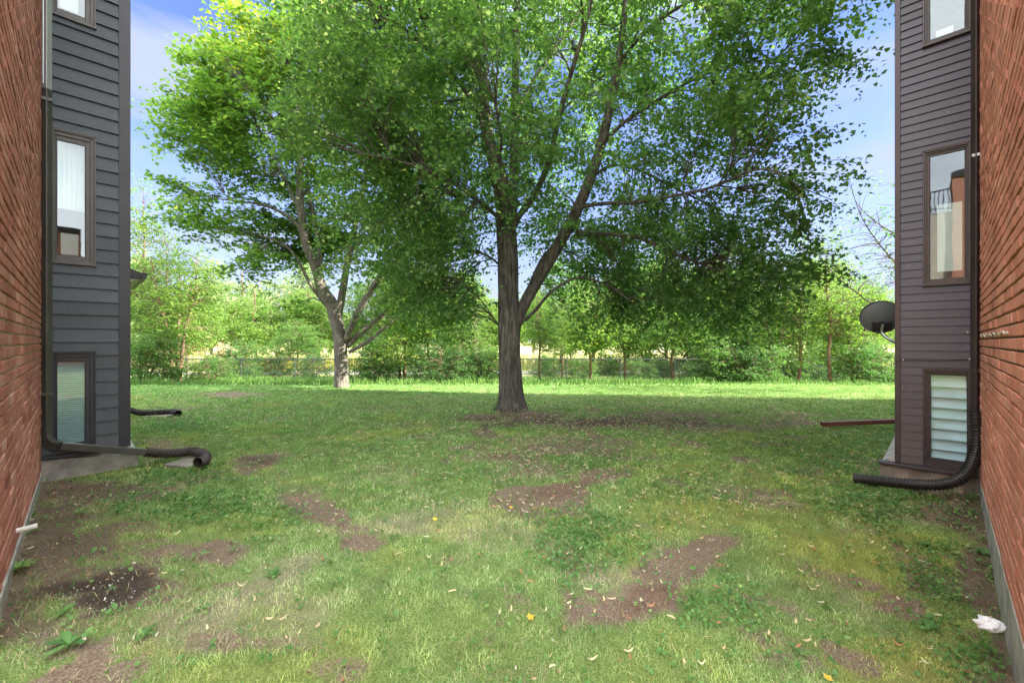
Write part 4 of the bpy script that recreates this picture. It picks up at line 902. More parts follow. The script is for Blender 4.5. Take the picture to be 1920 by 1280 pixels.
# ------------------------------------------------------------------ trees
def resample(P, R, step):
    P = catmull(P, step); n = len(P); R = np.interp(np.linspace(0, 1, n), np.linspace(0, 1, len(R)), R); return P, R
def grow(limbs, targets, origin, rt=0.006, droop=0.15, step=0.22, up=0.35, maxr=0.07):
    """limbs: list of (pts, radii). returns list of tubes (P,R) and list of end sprays (pos,dir)"""
    NP = []; ND = []; NR = []; tubes = []
    for P, R in limbs:
        C, Rr = resample(P, R, step*0.6); tubes.append((C, Rr, 'limb'))
        T = np.gradient(C, axis=0); T /= np.linalg.norm(T, axis=1)[:, None]
        k = Rr < 0.14 if len(P) > 3 else Rr < 9
        if k.sum() < 3: k[-3:] = True
        NP.append(C[k]); ND.append(T[k]); NR.append(Rr[k])
    NP = np.concatenate(NP); ND = np.concatenate(ND); NR = np.concatenate(NR)
    cap = len(NP)+len(targets)*24; nP = np.zeros((cap, 3)); nD = np.zeros((cap, 3)); nR = np.zeros(cap); n = len(NP)
    nP[:n] = NP; nD[:n] = ND; nR[:n] = NR
    D0 = np.min(np.linalg.norm(targets[:, None, :]-NP[None, ::3, :], axis=2), axis=1); order = np.argsort(D0); ends = []
    ctr = np.array(origin)
    for ti in order:
        t = targets[ti]; v = t-nP[:n]; d = np.linalg.norm(v, axis=1)+1e-6
        cosang = np.sum(v*nD[:n], 1)/d
        cost = d*(1.35-0.45*cosang) + 6*np.maximum(0, 0.012-nR[:n])/0.012
        j = int(np.argmin(cost)); p0 = nP[j]; L_ = d[j]; d0 = nD[j]
        if L_ < 0.15: ends.append((t, d0)); continue
        c1 = p0 + (d0*0.5+v[j]/L_*0.5)*L_*0.40 + np.array([0, 0, up*0.25*L_]); c2 = t - (v[j]/L_ - np.array([0, 0, droop*1.2]))*L_*0.25
        m = max(3, int(L_/step)); tt = np.linspace(0, 1, m+1)[:, None]
        C = (1-tt)**3*p0 + 3*(1-tt)**2*tt*c1 + 3*(1-tt)*tt**2*c2 + tt**3*t
        C[1:-1] += RNG.normal(0, 0.018*min(L_, 2), (m-1, 3))
        r0 = min(nR[j]*0.62, 0.007+0.0115*L_**1.15, maxr); r0 = max(r0, rt); R = r0+(rt*0.6-r0)*np.linspace(0, 1, m+1)**0.8
        tubes.append((C, R, 'b')); T = np.gradient(C, axis=0); T /= np.linalg.norm(T, axis=1)[:, None]+1e-9
        k = m; k2 = slice(1, m+1)
        if n+k < cap: nP[n:n+k] = C[k2]; nD[n:n+k] = T[k2]; nR[n:n+k] = R[k2]; n += k
        ends.append((t, T[-1]))
        if L_ > 1.2: ends.append((C[int(m*0.62)], T[int(m*0.62)]))
    return tubes, ends
def sprays(ends, tw_n, tw_len, lf_step, flat=0.35, droop=0.3, jitter=0.02):
    """twiglets fan out of each end; returns leaf positions, outward dirs and twig polylines"""
    E = np.array([e[0] for e in ends]); D = np.array([e[1] for e in ends]); n = len(E)
    pos = []; out = []; tw = []
    for q in range(tw_n):
        d = D*0.7 + rdir(n)*np.array([1, 1, flat])*0.95; d[:, 2] -= droop*0.5; d /= np.linalg.norm(d, axis=1)[:, None]
        L_ = tw_len*(0.55+0.75*RNG.random(n)); st = E - D*(RNG.random(n)*0.25*tw_len)[:, None]
        m = int(tw_len/lf_step)+1; P3 = np.stack([st, st+d*(L_*0.5)[:, None]+np.array([0, 0, 0.02]), st+d*L_[:, None]+np.array([0, 0, -droop*tw_len*0.35])], 1); tw.append(P3)
        for k in range(m):
            t = (k+0.6)/m; p = st+d*(L_*t)[:, None]; p[:, 2] += -droop*tw_len*0.35*t*t
            s = 1 if k % 2 else -1; sd = np.cross(d, [0, 0, 1.0]); sd /= np.linalg.norm(sd, axis=1)[:, None]+1e-9
            o = d*0.55+sd*s*0.9+rdir(n)*0.35; o[:, 2] -= droop*0.6
            pos.append(p+sd*s*jitter+RNG.normal(0, jitter, (n, 3))); out.append(o)
    return np.concatenate(pos), np.concatenate(out), np.concatenate(tw)
def twig_mesh(mb, tw, r=0.0022):
    n = len(tw); V = np.zeros((n, 3, 3, 3)); an = np.array([0, 2.1, 4.2])
    for j in range(3):
        for k in range(3):
            V[:, j, k] = tw[:, j] + np.array([math.cos(an[k])*0.4, math.sin(an[k])*0.4, math.sin(an[k])])*r*(1-0.4*j)
    b = np.arange(n)[:, None]*9; Fq = np.concatenate([b+np.array([[3*j+k, 3*j+(k+1) % 3, 3*j+3+(k+1) % 3, 3*j+3+k]]) for j in range(2) for k in range(3)])
    mb.addnp(V.reshape(-1, 3), Fq)
def in_lobes(lobes, n, shell=0.35):
    vol = np.array([l[3]*l[4]*l[5] for l in lobes])**0.85; pick = RNG.choice(len(lobes), n, p=vol/vol.sum()); out = np.zeros((n, 3))
    u = rdir(n); r = (shell + (1-shell)*RNG.random(n)**0.6)
    for i, l in enumerate(lobes):
        k = pick == i; out[k] = np.array(l[:3]) + u[k]*r[k][:, None]*np.array(l[3:6])
    return out
def lobe(px, py, d, rx, ry, rz):
    c = at(px, py, d); return (c[0], c[1], c[2], rx, ry, rz)
def build_tree(name, base, label, cat, limbs, targets, leafset, barkm, leafm, group=None, tint_fn=None, leaf_shape=HEART, leaf_size=(0.07, 0.03), trunk_n=22, hang=0.5, zb=1.1, flare=None, **gk):
    tw_n, tw_len, lf_step, flat, droop, jit = leafset
    e = empty(name, base, label, cat, group)
    tubes, ends = grow(limbs, targets, base, **gk)
    mb = MB()
    for i, (P, R, k) in enumerate(tubes):
        if k == 'limb':
            P2 = P.copy(); R = R*0.92; nn = trunk_n if R.max() > 0.12 else 12
            b0 = mb.n; mb.tube(P2, R, nn, cap=True)
            V = mb.v[-1]; m = len(P2); Vr = V.reshape(m, nn, 3); ctr = P2[:, None, :]; dv = Vr-ctr
            an = np.arange(nn)/nn*2*np.pi; zz = P2[:, 2:3]
            bump = 1+0.06*np.sin(an[None, :]*3+zz*1.3)+0.05*(fbm(an[None, :]*2.0+0*zz, zz*1.5+0*an[None, :], 1.0, 7+i, 3)-0.5)*2
            if flare is not None and i == 0:
                hgt = np.clip(zz-base[2], 0, 3); bump = bump+0.05*np.sin(an[None, :]*9+1.5*np.sin(zz*2.2))*np.exp(-hgt/1.6)
                if flare > 0.3:
                    for kh, ka, ks in ((1.55, 3.35, .30), (1.95, 4.55, .16), (2.35, 1.2, .14), (0.95, 5.3, .08)): bump = bump+ks*np.exp(-((zz-kh)/0.11)**2-(np.angle(np.exp(1j*(an[None, :]-ka)))/0.28)**2)
                bump = bump*(1+flare*np.exp(-hgt/0.16)*(1+0.35*np.sin(an[None, :]*4+0.7)))
            mb.v[-1] = (ctr+dv*bump[:, :, None]).reshape(-1, 3)
        else: mb.tube(P, R, 6 if R[0] > 0.012 else 4, cap=False)
    pos, out, tw = sprays(ends, tw_n, tw_len, lf_step, flat, droop, jit); twig_mesh(mb, tw)
    mb.build('trunk', barkm, e, smooth=True)
    n = len(pos); nr = rdir(n, zb, 0.55); tip = out/np.linalg.norm(out, axis=1)[:, None]; tip[:, 2] -= hang
    sz = leaf_size[0]+leaf_size[1]*RNG.random(n)
    V, Fc = leaf_cloud(pos, nr, tip, sz, leaf_shape)
    cl = fbm(pos[:, 0]+pos[:, 2]*0.7, pos[:, 1]+pos[:, 2], 0.9, 3, 3)
    ti = np.clip(0.45+0.16*RNG.normal(size=n)+0.55*(cl-0.5), 0, 1)
    if tint_fn is not None: ti = tint_fn(pos, ti)
    mesh_np('crown', V, Fc, leafm, e, {'tint': np.repeat(ti, len(leaf_shape[0]))})
    return e
def big_linden():
    SL = 0.86
    b = np.array([0, 10, 0.0]); L_ = []
    def l(*q): return [at(*k) for k in q]
    L_.append((l((957,776,10),(958,760,10),(957,720,10),(956,660,10),(955,600,10),(954,540,10),(952,480,10),(948,430,10),(945,380,10),(930,310,10.1),(914,250,10.2),(905,150,10.3),(885,60,10.4),(850,-60,10.5),(820,-180,10.6)), [.33,.30,.275,.27,.265,.25,.235,.20,.15,.14,.125,.11,.09,.07,.05]))
    L_.append((l((962,640,10),(975,590,9.95),(1000,540,9.9),(1035,480,9.8),(1068,420,9.7),(1092,370,9.6),(1112,320,9.5),(1130,260,9.4),(1148,180,9.2),(1165,80,9.0),(1175,-20,8.9),(1185,-140,8.8)), [.12,.17,.17,.165,.155,.14,.125,.11,.09,.075,.06,.04]))
    L_.append((l((953,470,10),(958,430,10),(962,380,10.1),(964,300,10.3),(966,200,10.5),(968,80,10.7),(970,-40,10.9),(975,-200,11)), [.12,.14,.13,.12,.11,.10,.085,.05]))
    L_.append((l((975,600,10.1),(985,560,10.3),(1000,520,10.5),(1020,480,10.7),(1050,450,11)), [.07,.065,.055,.05,.03]))
    L_.append((l((958,450,9.9),(970,410,9.7),(1000,370,9.4),(1030,300,9.0),(1045,230,8.6),(1070,140,8.2),(1100,40,7.9),(1120,-60,7.7)), [.09,.09,.08,.07,.06,.05,.04,.03]))
    L_.append((l((948,440,9.9),(935,410,9.6),(900,380,9.2),(860,350,8.8),(800,320,8.3),(740,300,7.9),(680,290,7.6)), [.06,.055,.05,.045,.04,.03,.02]))
    L_.append((l((914,260,10.2),(890,200,10.0),(850,140,9.6),(800,90,9.2),(740,40,9.0),(690,0,8.8)), [.08,.07,.06,.05,.04,.02]))
    L_.append((l((905,170,10.3),(880,110,10.8),(840,50,11.2),(800,-40,11.6)), [.07,.06,.05,.03]))
    L_.append((l((1090,388,9.6),(1130,382,9.3),(1190,380,8.9),(1250,370,8.5),(1310,358,8.0),(1360,342,7.6),(1395,325,7.2),(1440,318,6.8),(1500,350,6.5),(1560,375,6.3)), [.055,.05,.045,.04,.036,.032,.026,.02,.012,.006]))
    L_.append((l((1075,430,9.7),(1110,438,9.6),(1160,440,9.4),(1210,450,9.3),(1260,475,9.2),(1330,500,9.0),(1400,535,8.8)), [.06,.055,.05,.045,.035,.025,.012]))
    L_.append((l((1112,330,9.5),(1150,310,9.7),(1200,320,9.9),(1260,350,10.1),(1330,385,10.3)), [.05,.04,.035,.03,.02]))
    L_.append((l((1130,270,9.4),(1170,230,9.5),(1230,190,9.6),(1300,150,9.5),(1380,120,9.2),(1470,110,8.8)), [.06,.05,.045,.035,.025,.012]))
    L_.append((l((1160,120,9.1),(1210,60,8.8),(1280,10,8.4),(1370,-30,8.0)), [.05,.045,.035,.02]))
    L_.append((l((970,610,9.9),(1000,585,9.7),(1030,550,9.5),(1060,530,9.3),(1090,520,9.2),(1140,535,9.0),(1190,570,8.8)), [.055,.05,.04,.035,.03,.02,.012]))
    L_.append((l((940,500,10.05),(915,480,10.4),(880,470,10.8),(840,480,11.2),(800,500,11.5)), [.035,.03,.025,.02,.01]))
    L_.append((l((935,610,9.9),(900,560,9.4),(870,540,9.0),(830,540,8.7)), [.02,.018,.014,.008]))
    L_.append((l((966,220,10.5),(1000,150,10.9),(1050,80,11.4),(1100,0,12)), [.06,.05,.04,.03]))
    L_.append((l((950,420,9.9),(940,380,9.3),(930,330,8.6),(940,270,7.9),(930,200,7.2)), [.05,.045,.04,.03,.02]))
    L_ = [(p, [q*(0.96 if q > .22 else SL) for q in r]) for p, r in L_]
    lobes = [lobe(950,170,10.3,4.4,4.6,3.9), lobe(760,110,9.6,2.7,3.2,3.0), lobe(700,300,9.6,1.9,2.6,1.4), lobe(770,420,9.6,1.7,2.6,1.5), lobe(850,545,9.6,1.25,1.6,0.9), lobe(800,620,9.9,.7,1.0,.5),
             lobe(1330,50,9.0,2.7,3.4,2.6), lobe(1450,60,8.2,1.5,1.8,1.5), lobe(1330,330,9.2,2.1,3.0,1.7), lobe(1190,470,10.2,2.2,3.0,1.4), lobe(1370,500,9.4,1.5,2.2,1.0), lobe(1430,370,7.6,1.2,1.5,.9),
             lobe(1500,320,6.7,.55,.8,.35), lobe(1540,390,6.6,.42,.6,.22), lobe(1450,470,7.6,.55,.9,.6), lobe(1400,580,9.2,.9,1.4,.5), lobe(1280,570,10.0,1.9,1.8,.9), lobe(850,600,9.8,1.5,1.6,.75), lobe(1180,600,9.6,1.0,1.3,.5), lobe(1350,600,9.4,1.3,1.5,.55), lobe(700,480,9.8,1.3,1.8,1.3), lobe(1100,480,10.8,1.6,1.8,1.0),
             lobe(960,-220,10.8,5.2,5.2,3.2), lobe(1420,190,8.0,1.1,1.4,1.0), lobe(940,330,8.4,1.9,1.6,1.5), lobe(1130,560,9.8,1.2,1.5,.6)]
    T = in_lobes(lobes, 2900, 0.35); T = np.concatenate([T, in_lobes([lobe(1330,560,9.3,2.0,2.0,.85), lobe(1240,420,10.2,2.0,2.2,1.3), lobe(830,520,9.8,1.5,1.6,1.2), lobe(1470,500,8.4,.9,1.2,.7), lobe(1420,420,8.6,1.3,1.5,.9), lobe(1180,620,9.8,1.6,1.2,.35)], 230, 0.1)]); px, py = px_of(T[:, 0], T[:, 1], T[:, 2])
    # clear space round the fork and the trunk, and air under the crown
    k = (T[:, 2] > 2.0) & (T[:, 1] > 3.2)
    near = (np.abs(px-1000) < 110) & (py > 430) & (T[:, 1] < 10.2); k &= ~near
    k &= ~((px > 870) & (px < 1190) & (py > -60) & (py < 460) & (T[:, 1] < 9.8) & (RNG.random(len(T)) < 0.34))
    k &= ~((px > 1150) & (px < 1420) & (py > 280) & (py < 460) & (T[:, 1] < 8.6) & (RNG.random(len(T)) < 0.6))
    k &= ~((px > 1200) & (T[:, 1] < 10.5) & (RNG.random(len(T)) < 0.20))
    k &= ~((px < 720) & (py > 330) & (RNG.random(len(T)) < 0.3))
    T = T[k]
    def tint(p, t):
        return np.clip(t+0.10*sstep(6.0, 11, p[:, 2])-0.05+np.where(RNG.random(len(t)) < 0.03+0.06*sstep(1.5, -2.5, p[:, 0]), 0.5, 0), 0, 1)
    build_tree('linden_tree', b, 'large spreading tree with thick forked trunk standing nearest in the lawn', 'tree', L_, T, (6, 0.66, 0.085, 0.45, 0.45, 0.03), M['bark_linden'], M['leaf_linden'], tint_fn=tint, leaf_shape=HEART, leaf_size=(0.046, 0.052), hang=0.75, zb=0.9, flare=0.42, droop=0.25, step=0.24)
big_linden()
def maple():
    b = at(640, 730, 14.7); b[2] = float(gz(b[0], b[1])); L_ = []
    def l(*q): return [at(*k) for k in q]
    L_.append((l((641,732,14.7),(640,715,14.7),(640,690,14.7),(639,655,14.7),(637,625,14.7),(630,600,14.7),(622,570,14.7),(605,545,14.7),(590,500,14.7),(572,450,14.7),(565,400,14.7),(562,340,14.7),(565,280,14.7),(560,200,14.6),(540,120,14.4)), [.25,.235,.23,.225,.225,.165,.16,.145,.13,.12,.11,.10,.08,.06,.03]))
    L_.append((l((640,640,14.7),(634,600,14.8),(640,560,14.9),(650,500,15.1),(662,450,15.3),(670,400,15.5),(690,320,15.8),(700,240,16)), [.12,.14,.12,.11,.10,.08,.06,.04]))
    L_.append((l((648,640,14.65),(660,610,14.5),(680,570,14.3),(705,530,14.1),(735,480,13.8),(760,430,13.6),(800,370,13.4)), [.11,.12,.11,.10,.08,.06,.03]))
    L_.append((l((650,650,14.7),(675,625,14.8),(700,605,15.0),(735,570,15.2),(755,520,15.4),(765,450,15.7),(790,380,16)), [.10,.11,.10,.085,.07,.055,.03]))
    L_.append((l((575,450,14.7),(555,420,14.6),(530,400,14.4),(495,385,14.2),(450,378,14.0),(400,372,13.8)), [.07,.06,.05,.04,.03,.015]))
    L_.append((l((622,585,14.7),(590,545,14.6),(570,510,14.5),(550,475,14.4),(525,455,14.3),(480,440,14.2),(420,430,14.0)), [.07,.065,.055,.045,.04,.03,.015]))
    L_.append((l((566,400,14.7),(540,350,14.9),(510,290,15.1),(480,230,15.2),(450,170,15.2)), [.07,.06,.05,.04,.02]))
    L_.append((l((600,530,14.75),(598,460,14.8),(585,390,14.9),(575,330,15.2),(585,270,15.4),(600,180,15.6)), [.08,.08,.075,.06,.05,.03]))
    L_.append((l((655,660,14.7),(690,640,14.6),(720,615,14.5),(760,580,14.5),(800,560,14.4)), [.07,.07,.06,.04,.02]))
    L_.append((l((560,290,14.7),(530,240,14.0),(490,200,13.6),(450,150,13.3)), [.05,.04,.03,.015]))
    lobes = [lobe(500,230,14.8,2.6,2.8,2.7), lobe(480,90,14.5,1.4,1.6,1.2), lobe(440,140,14.3,1.2,1.4,1.2), lobe(395,235,14.6,1.5,1.6,1.1), lobe(340,270,14.4,.8,.9,.25), lobe(345,195,14.6,.55,.7,.45),
             lobe(430,410,14.2,1.7,1.9,.85), lobe(360,425,14.0,1.1,1.2,.30), lobe(345,355,14.2,.8,.9,.3), lobe(500,490,14.0,1.3,1.5,.6), lobe(560,590,13.8,1.2,1.2,.35), lobe(600,380,15.2,2.0,2.2,2.2),
             lobe(760,420,15.4,2.0,2.6,2.3), lobe(790,570,15.6,1.7,2.0,1.0), lobe(640,130,15.4,2.6,2.6,2.6), lobe(560,450,16,1.6,1.6,1.2), lobe(700,650,15.6,.9,1,.4)]
    T = in_lobes(lobes, 1350, 0.25); T = T[T[:, 2] > 1.5]
    px, py = px_of(T[:, 0], T[:, 1], T[:, 2]); k = ~((np.abs(px-625) < 60) & (py > 470) & (T[:, 1] < 14.7)); k &= ~((px > 490) & (px < 690) & (py > 180) & (T[:, 1] < 14.9) & (RNG.random(len(T)) < 0.8)); T = T[k]
    yc = at(455, 90, 14.4); yc2 = at(420, 95, 14.4)  # sunlit yellow of the upper left crown, put into the leaf tint
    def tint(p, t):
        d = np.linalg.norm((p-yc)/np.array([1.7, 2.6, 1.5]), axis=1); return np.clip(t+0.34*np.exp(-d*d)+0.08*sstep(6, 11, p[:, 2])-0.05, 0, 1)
    build_tree('maple_tree', b, 'tree with pale forking trunk and top tinted sunlit yellow behind to the left of the big one', 'tree', L_, T, (6, 0.70, 0.13, 0.22, 0.25, 0.03), M['bark_maple'], M['leaf_maple'], tint_fn=tint, leaf_shape=MAPLE, leaf_size=(0.10, 0.05), hang=0.35, zb=1.3, flare=0.12, droop=0.05, up=0.3)
maple()

def copy_tree(root, loc, rz, sc, label, group):
    r = root.copy(); COL.objects.link(r); r.location = [float(v) for v in loc]; r.rotation_euler = (0, 0, rz); r.scale = (sc[0], sc[0], sc[1])
    r['label'] = label
    if group: r['group'] = group
    for ch in list(root.children):
        c = ch.copy(); COL.objects.link(c); c.parent = r
    return r
def proto_young(kind):
    loc = np.array([0, 0, 0.0]); h = 5.0
    n = 2 if kind == 'clump' else 1; L_ = []
    lean = RNG.normal(0, 0.25, 2)
    if kind == 'bare':
        L_.append(([np.array([0, 0, 0]), np.array([.05, 0, 1.5]), np.array([.0, .1, 3.2]), np.array([.1, .1, 5.2]), np.array([.15, 0, 7])], [.07, .06, .045, .025, .01]))
        for q in range(9):
            a = q*2.4; z = 1.6+q*0.5; L2 = 2.6-0.15*q; d = np.array([math.cos(a), math.sin(a), 0]); L_.append(([np.array([.03, .05, z]), d*0.4*L2+np.array([0, 0, z+.35*L2]), d*0.75*L2+np.array([0, 0, z+.8*L2]), d*L2*.95+np.array([0, 0, z+1.35*L2])], [.025, .018, .012, .005]))
        lobes = [(0, 0, 4.2, 2.0, 2.0, 2.4)]; nt = 300; ls = (2, 0.5, 0.22, 0.8, 0.1, 0.03); size = (0.06, 0.04); shape = OVAL; mat = 'leaf_shrub'
    elif kind == 'shrub':
        for q in range(5):
            a = q*1.26; L_.append(([np.array([.05*math.cos(a), .05*math.sin(a), 0]), np.array([.3*math.cos(a), .3*math.sin(a), .7]), np.array([.7*math.cos(a), .7*math.sin(a), 1.5]), np.array([.9*math.cos(a), .9*math.sin(a), 2.1])], [.035, .028, .018, .008]))
        lobes = [(0, 0, 1.1, 1.5, 1.4, 1.05), (.6, .2, 1.7, .9, .9, .8), (-.7, 0, 1.3, .9, .9, .9), (0, .1, .5, 1.5, 1.3, .45)]; nt = 190; ls = (5, 0.40, 0.09, 0.5, 0.2, 0.03); size = (0.085, 0.05); shape = OVAL; mat = 'leaf_shrub'
    else:
        stems = 1 if kind != 'clump' else 3
        for q in range(stems):
            a = q*2.1; o = 0.0 if stems == 1 else 0.12; dx = np.array([math.cos(a), math.sin(a), 0])
            ln = 0.15 if stems == 1 else 0.6
            L_.append(([dx*o+np.array([0, 0, 0.0]), dx*(o+.05)+np.array([.03, 0, 1.0]), dx*(o+ln*.3)+np.array([0, .05, 2.2]), dx*(o+ln*.8)+np.array([.05, 0, 3.5]), dx*(o+ln)+np.array([0, 0, 4.8])], [.07, .06, .05, .03, .012]))
        if kind == 'slender': lobes = [(0, 0, 3.2, .9, .9, 1.5), (.2, 0, 4.6, .6, .6, 1.2), (-.3, .1, 2.4, .9, .9, .8)]; nt = 200; ls = (5, .36, .10, .6, .1, .03); size = (.07, .04)
        elif kind == 'broad': lobes = [(0, 0, 3.0, 1.9, 1.8, 1.3), (.8, 0, 2.4, 1.3, 1.3, .9), (-.9, .2, 2.5, 1.3, 1.3, 1.0), (0, 0, 4.2, 1.2, 1.2, 1.1)]; nt = 330; ls = (5, .42, .09, .45, .25, .03); size = (.085, .045)
        else: lobes = [(0, 0, 2.6, 1.5, 1.4, 1.5), (.5, 0, 4.0, 1.1, 1.1, 1.3), (-.6, 0, 1.5, 1.2, 1.2, .8)]; nt = 320; ls = (5, .42, .09, .5, .2, .03); size = (.08, .045)
        shape = OVAL; mat = 'leaf_young'
    T = in_lobes([tuple(l) for l in lobes], nt, 0.2); T = T[T[:, 2] > 0.15]
    return dict(base=loc, limbs=L_, targets=T, leafset=ls, barkm=M['bark_grey' if kind == 'bare' else 'bark_young'], leafm=M[mat], leaf_shape=shape, leaf_size=size, trunk_n=10, hang=0.3, zb=0.8, step=0.2)
def gpos(px, d):
    if 20.7 < d < 24.5: d += 4.0
    x = (px-960)/F*d
    return (x, d, float(gz(x, d))-0.03)
PLANTS = {
 'slender': [(262,20.4,1.25,1.75,'slender pale tree at far left beside the left bay'),(305,20.5,1.15,1.35,'thin tree second from the left bay at the fence'),(1013,20.5,.8,.85,'thin trunked young tree just right of the big trunk'),(1053,21.5,.9,.8,'young tree second right of the big trunk with reddish stem'),
             (1172,20.5,1.0,.85,'young tree with straight brown stem well right of the big trunk'),(1557,20.0,1.3,1.25,'young tree with dark stem left of the satellite dish'),(1497,20.6,1.2,1.3,'thin pale tree left of the dark stemmed one'),(1070,23.5,.7,.8,'thin sapling behind the reddish stemmed tree')],
 'broad': [(800,20.6,1.2,1.0,'bushy young tree between the two big trees'),(1107,20.0,1.05,.85,'twin look bright tree in the middle of the fence row'),(1262,20.5,1.1,.85,'bright leafy tree with forked base right of centre'),(1400,22.0,1.15,.95,'broad bright tree below the right tip of the big crown'),(1630,24.0,1.1,1.1,'broad low tree behind the satellite dish'),(560,28.0,1.0,.7,'small round tree beyond the fence left of the pale trunk')],
 'clump': [(330,19.5,1.3,1.15,'many stemmed bush tree at left with its foot at the lawn edge'),(755,19.8,1.05,.95,'dense young tree just right of the pale trunked tree'),(880,21.5,1.1,.85,'dense bush tree hidden behind the big trunk on its left'),(1210,23.5,1.2,1.0,'tall leafy clump behind the straight brown stem'),(1330,22.8,1.2,.95,'tall leafy clump right of the forked base tree'),(1450,20.6,1.1,1.1,'leafy clump below the drooping right branches'),(1600,20.6,1.0,.95,'leafy clump close to the right bay')],
 'shrub': [(440,21.0,1.0,.95,'rounded shrub at the fence between the left bush tree and the pale trunk'),(590,21.8,.9,.7,'shrub immediately left of the pale trunk base'),(745,22.5,1.2,1.1,'tall shrub behind the dense young tree'),(860,22.8,1.2,1.0,'tall shrub behind the bushy young tree'),(1030,22.8,.9,.6,'low shrub right of the big trunk between thin stems'),(1090,21.6,.7,.55,'small shrub between the thin stems in the middle'),(1300,21.5,1.1,1.1,'tall shrub right of the forked base tree'),(1380,23.0,1.3,1.3,'tallest shrub behind the dense row at right'),(1530,21.2,1.1,.9,'shrub right at the dark stemmed tree'),(1585,22.5,1.2,1.1,'tall shrub right of the dark stemmed tree'),(1440,22.0,1.1,1.0,'tall shrub under the right tip of the big crown'),(1200,21.4,.7,.5,'low shrub left of the forked base tree'),(270,18.2,1.0,.95,'shrub at the left end touching the left bay'),(395,20.5,.85,.55,'low shrub right of the left bush tree'),(470,23.2,.9,.65,'shrub on the fence left of the pale trunk'),(520,23.2,.8,.6,'small shrub on the fence beside the pale trunk'),(700,19.2,.8,.85,'shrub just right of the pale trunk base'),(830,19.0,.95,.8,'shrub midway between the two trunks'),(905,20.0,.9,.75,'shrub left behind the big trunk'),
           (1240,22.5,.8,.6,'small shrub under the forked base tree'),(1350,20.2,1.1,.8,'dense shrub right of the forked base tree'),(1410,19.4,1.0,.75,'dense shrub in front of the broad bright tree'),(1480,20.8,.9,.7,'shrub left of the dark stemmed tree'),(1620,19.6,1.0,.8,'shrub against the right bay at the lawn edge'),(1670,20.5,1.0,.85,'shrub mostly hidden behind the right bay'),(1145,23.5,.8,.6,'low shrub on the fence right of the twin look tree')],
 'bare': [(1698,13.5,1.1,1.05,'sparse almost leafless tree rising behind the right bay')]}
CATN = {'slender': ('young_tree', 'tree', 'young trees along the fence'), 'broad': ('young_tree', 'tree', 'young trees along the fence'), 'clump': ('young_tree', 'tree', 'young trees along the fence'), 'shrub': ('shrub', 'shrub', 'shrubs along the fence'), 'bare': ('sparse_tree', 'tree', None)}
for kind, lst in PLANTS.items():
    nm, cat, grp = CATN[kind]; kw = proto_young(kind); px, d, sx, sz, lb = lst[0]
    base = kw.pop('base'); root = build_tree(nm, base, lb, cat, kw.pop('limbs'), kw.pop('targets'), kw.pop('leafset'), kw.pop('barkm'), kw.pop('leafm'), group=grp, **kw)
    root.location = gpos(px, d); root.scale = (sx, sx, sz)
    for k, (px, d, sx, sz, lb) in enumerate(lst[1:]): copy_tree(root, gpos(px, d), 1.3+2.1*k, (sx, sz), lb, grp)
def middle_trees():
    protos = []
    for v in range(2):
        L_ = [([np.array([0, 0, 0.0]), np.array([.1, 0, 1.6]), np.array([0, .2, 3.6]), np.array([.1, 0, 6.3])], [.13, .11, .07, .03])]
        for q in range(7):
            a = q*2.4+v; L_.append(([np.array([0.03, 0.03, 1.5+.5*q]), np.array([.8*math.cos(a), .8*math.sin(a), 2.3+.55*q]), np.array([1.7*math.cos(a), 1.7*math.sin(a), 3.0+.6*q])], [.05, .035, .015]))
        lobes = [[(0, 0, 4.2, 2.5, 2.4, 2.3), (1.2, 0, 2.7, 1.9, 1.8, 1.2), (-1.3, 0, 3.2, 1.8, 1.7, 1.5), (0, 0, 6.2, 1.4, 1.4, 1.2)], [(0, 0, 3.6, 2.9, 2.4, 2.0), (1.3, .3, 5.0, 1.6, 1.6, 1.3), (-1.6, 0, 2.4, 1.7, 1.6, 1.0)]][v]
        protos.append((L_, in_lobes(lobes, 360, 0.25)))
    rows = [[(1050,31,.95,.92,'rounded bright tree beyond the fence just right of the big trunk'),(1310,33,1.05,1.0,'rounded bright tree beyond the fence right of the forked base tree'),(700,33,.95,.85,'rounded tree beyond the fence right of the pale trunk'),(1520,31,.9,.95,'rounded tree beyond the fence left of the dark stemmed tree'),(870,35,1.05,1.0,'rounded tree beyond the fence hidden behind the big trunk')],
            [(1175,34,1.05,1.05,'spreading bright tree beyond the fence in the middle'),(1430,32,1.0,1.0,'spreading bright tree beyond the fence below the right branches'),(790,31,.9,.9,'spreading tree beyond the fence between the two trunks'),(1600,36,1.0,.85,'spreading tree beyond the fence near the satellite dish'),(960,38,1.0,.95,'spreading tree beyond the fence behind the big trunk'),(480,34,.9,.75,'spreading tree beyond the fence left of the pale trunk'),(600,36,1.0,.85,'spreading tree beyond the fence behind the pale trunk'),(1110,29,.9,.95,'spreading tree beyond the fence above the thin stems'),(1250,30,1.0,1.05,'spreading tree beyond the fence above the forked base tree'),(1370,36,1.1,1.2,'tallest spreading tree beyond the fence at right'),(350,30,.8,.8,'spreading tree beyond the fence behind the left bush tree')]]
    g = 'taller trees just beyond the fence'
    for (L_, T), sp in zip(protos, rows):
        px, d, sx, sz, lb = sp[0]; r = build_tree('leafy_tree', np.zeros(3), lb, 'tree', L_, T, (5, 0.60, 0.12, 0.6, 0.2, 0.05), M['bark_young'], M['leaf_young'], group=g, leaf_shape=OVAL, leaf_size=(0.13, 0.08), trunk_n=10, hang=0.2, zb=0.6, step=0.35)
        r.location = gpos(px, d); r.scale = (sx*1.1, sx*1.1, sz*1.22)
        for k, (px, d, sx, sz, lb) in enumerate(sp[1:]): copy_tree(r, gpos(px, d), 1+1.9*k, (sx*1.1, sz*(1.05+0.3*((k*37) % 10)/10)), lb, g)
middle_trees()
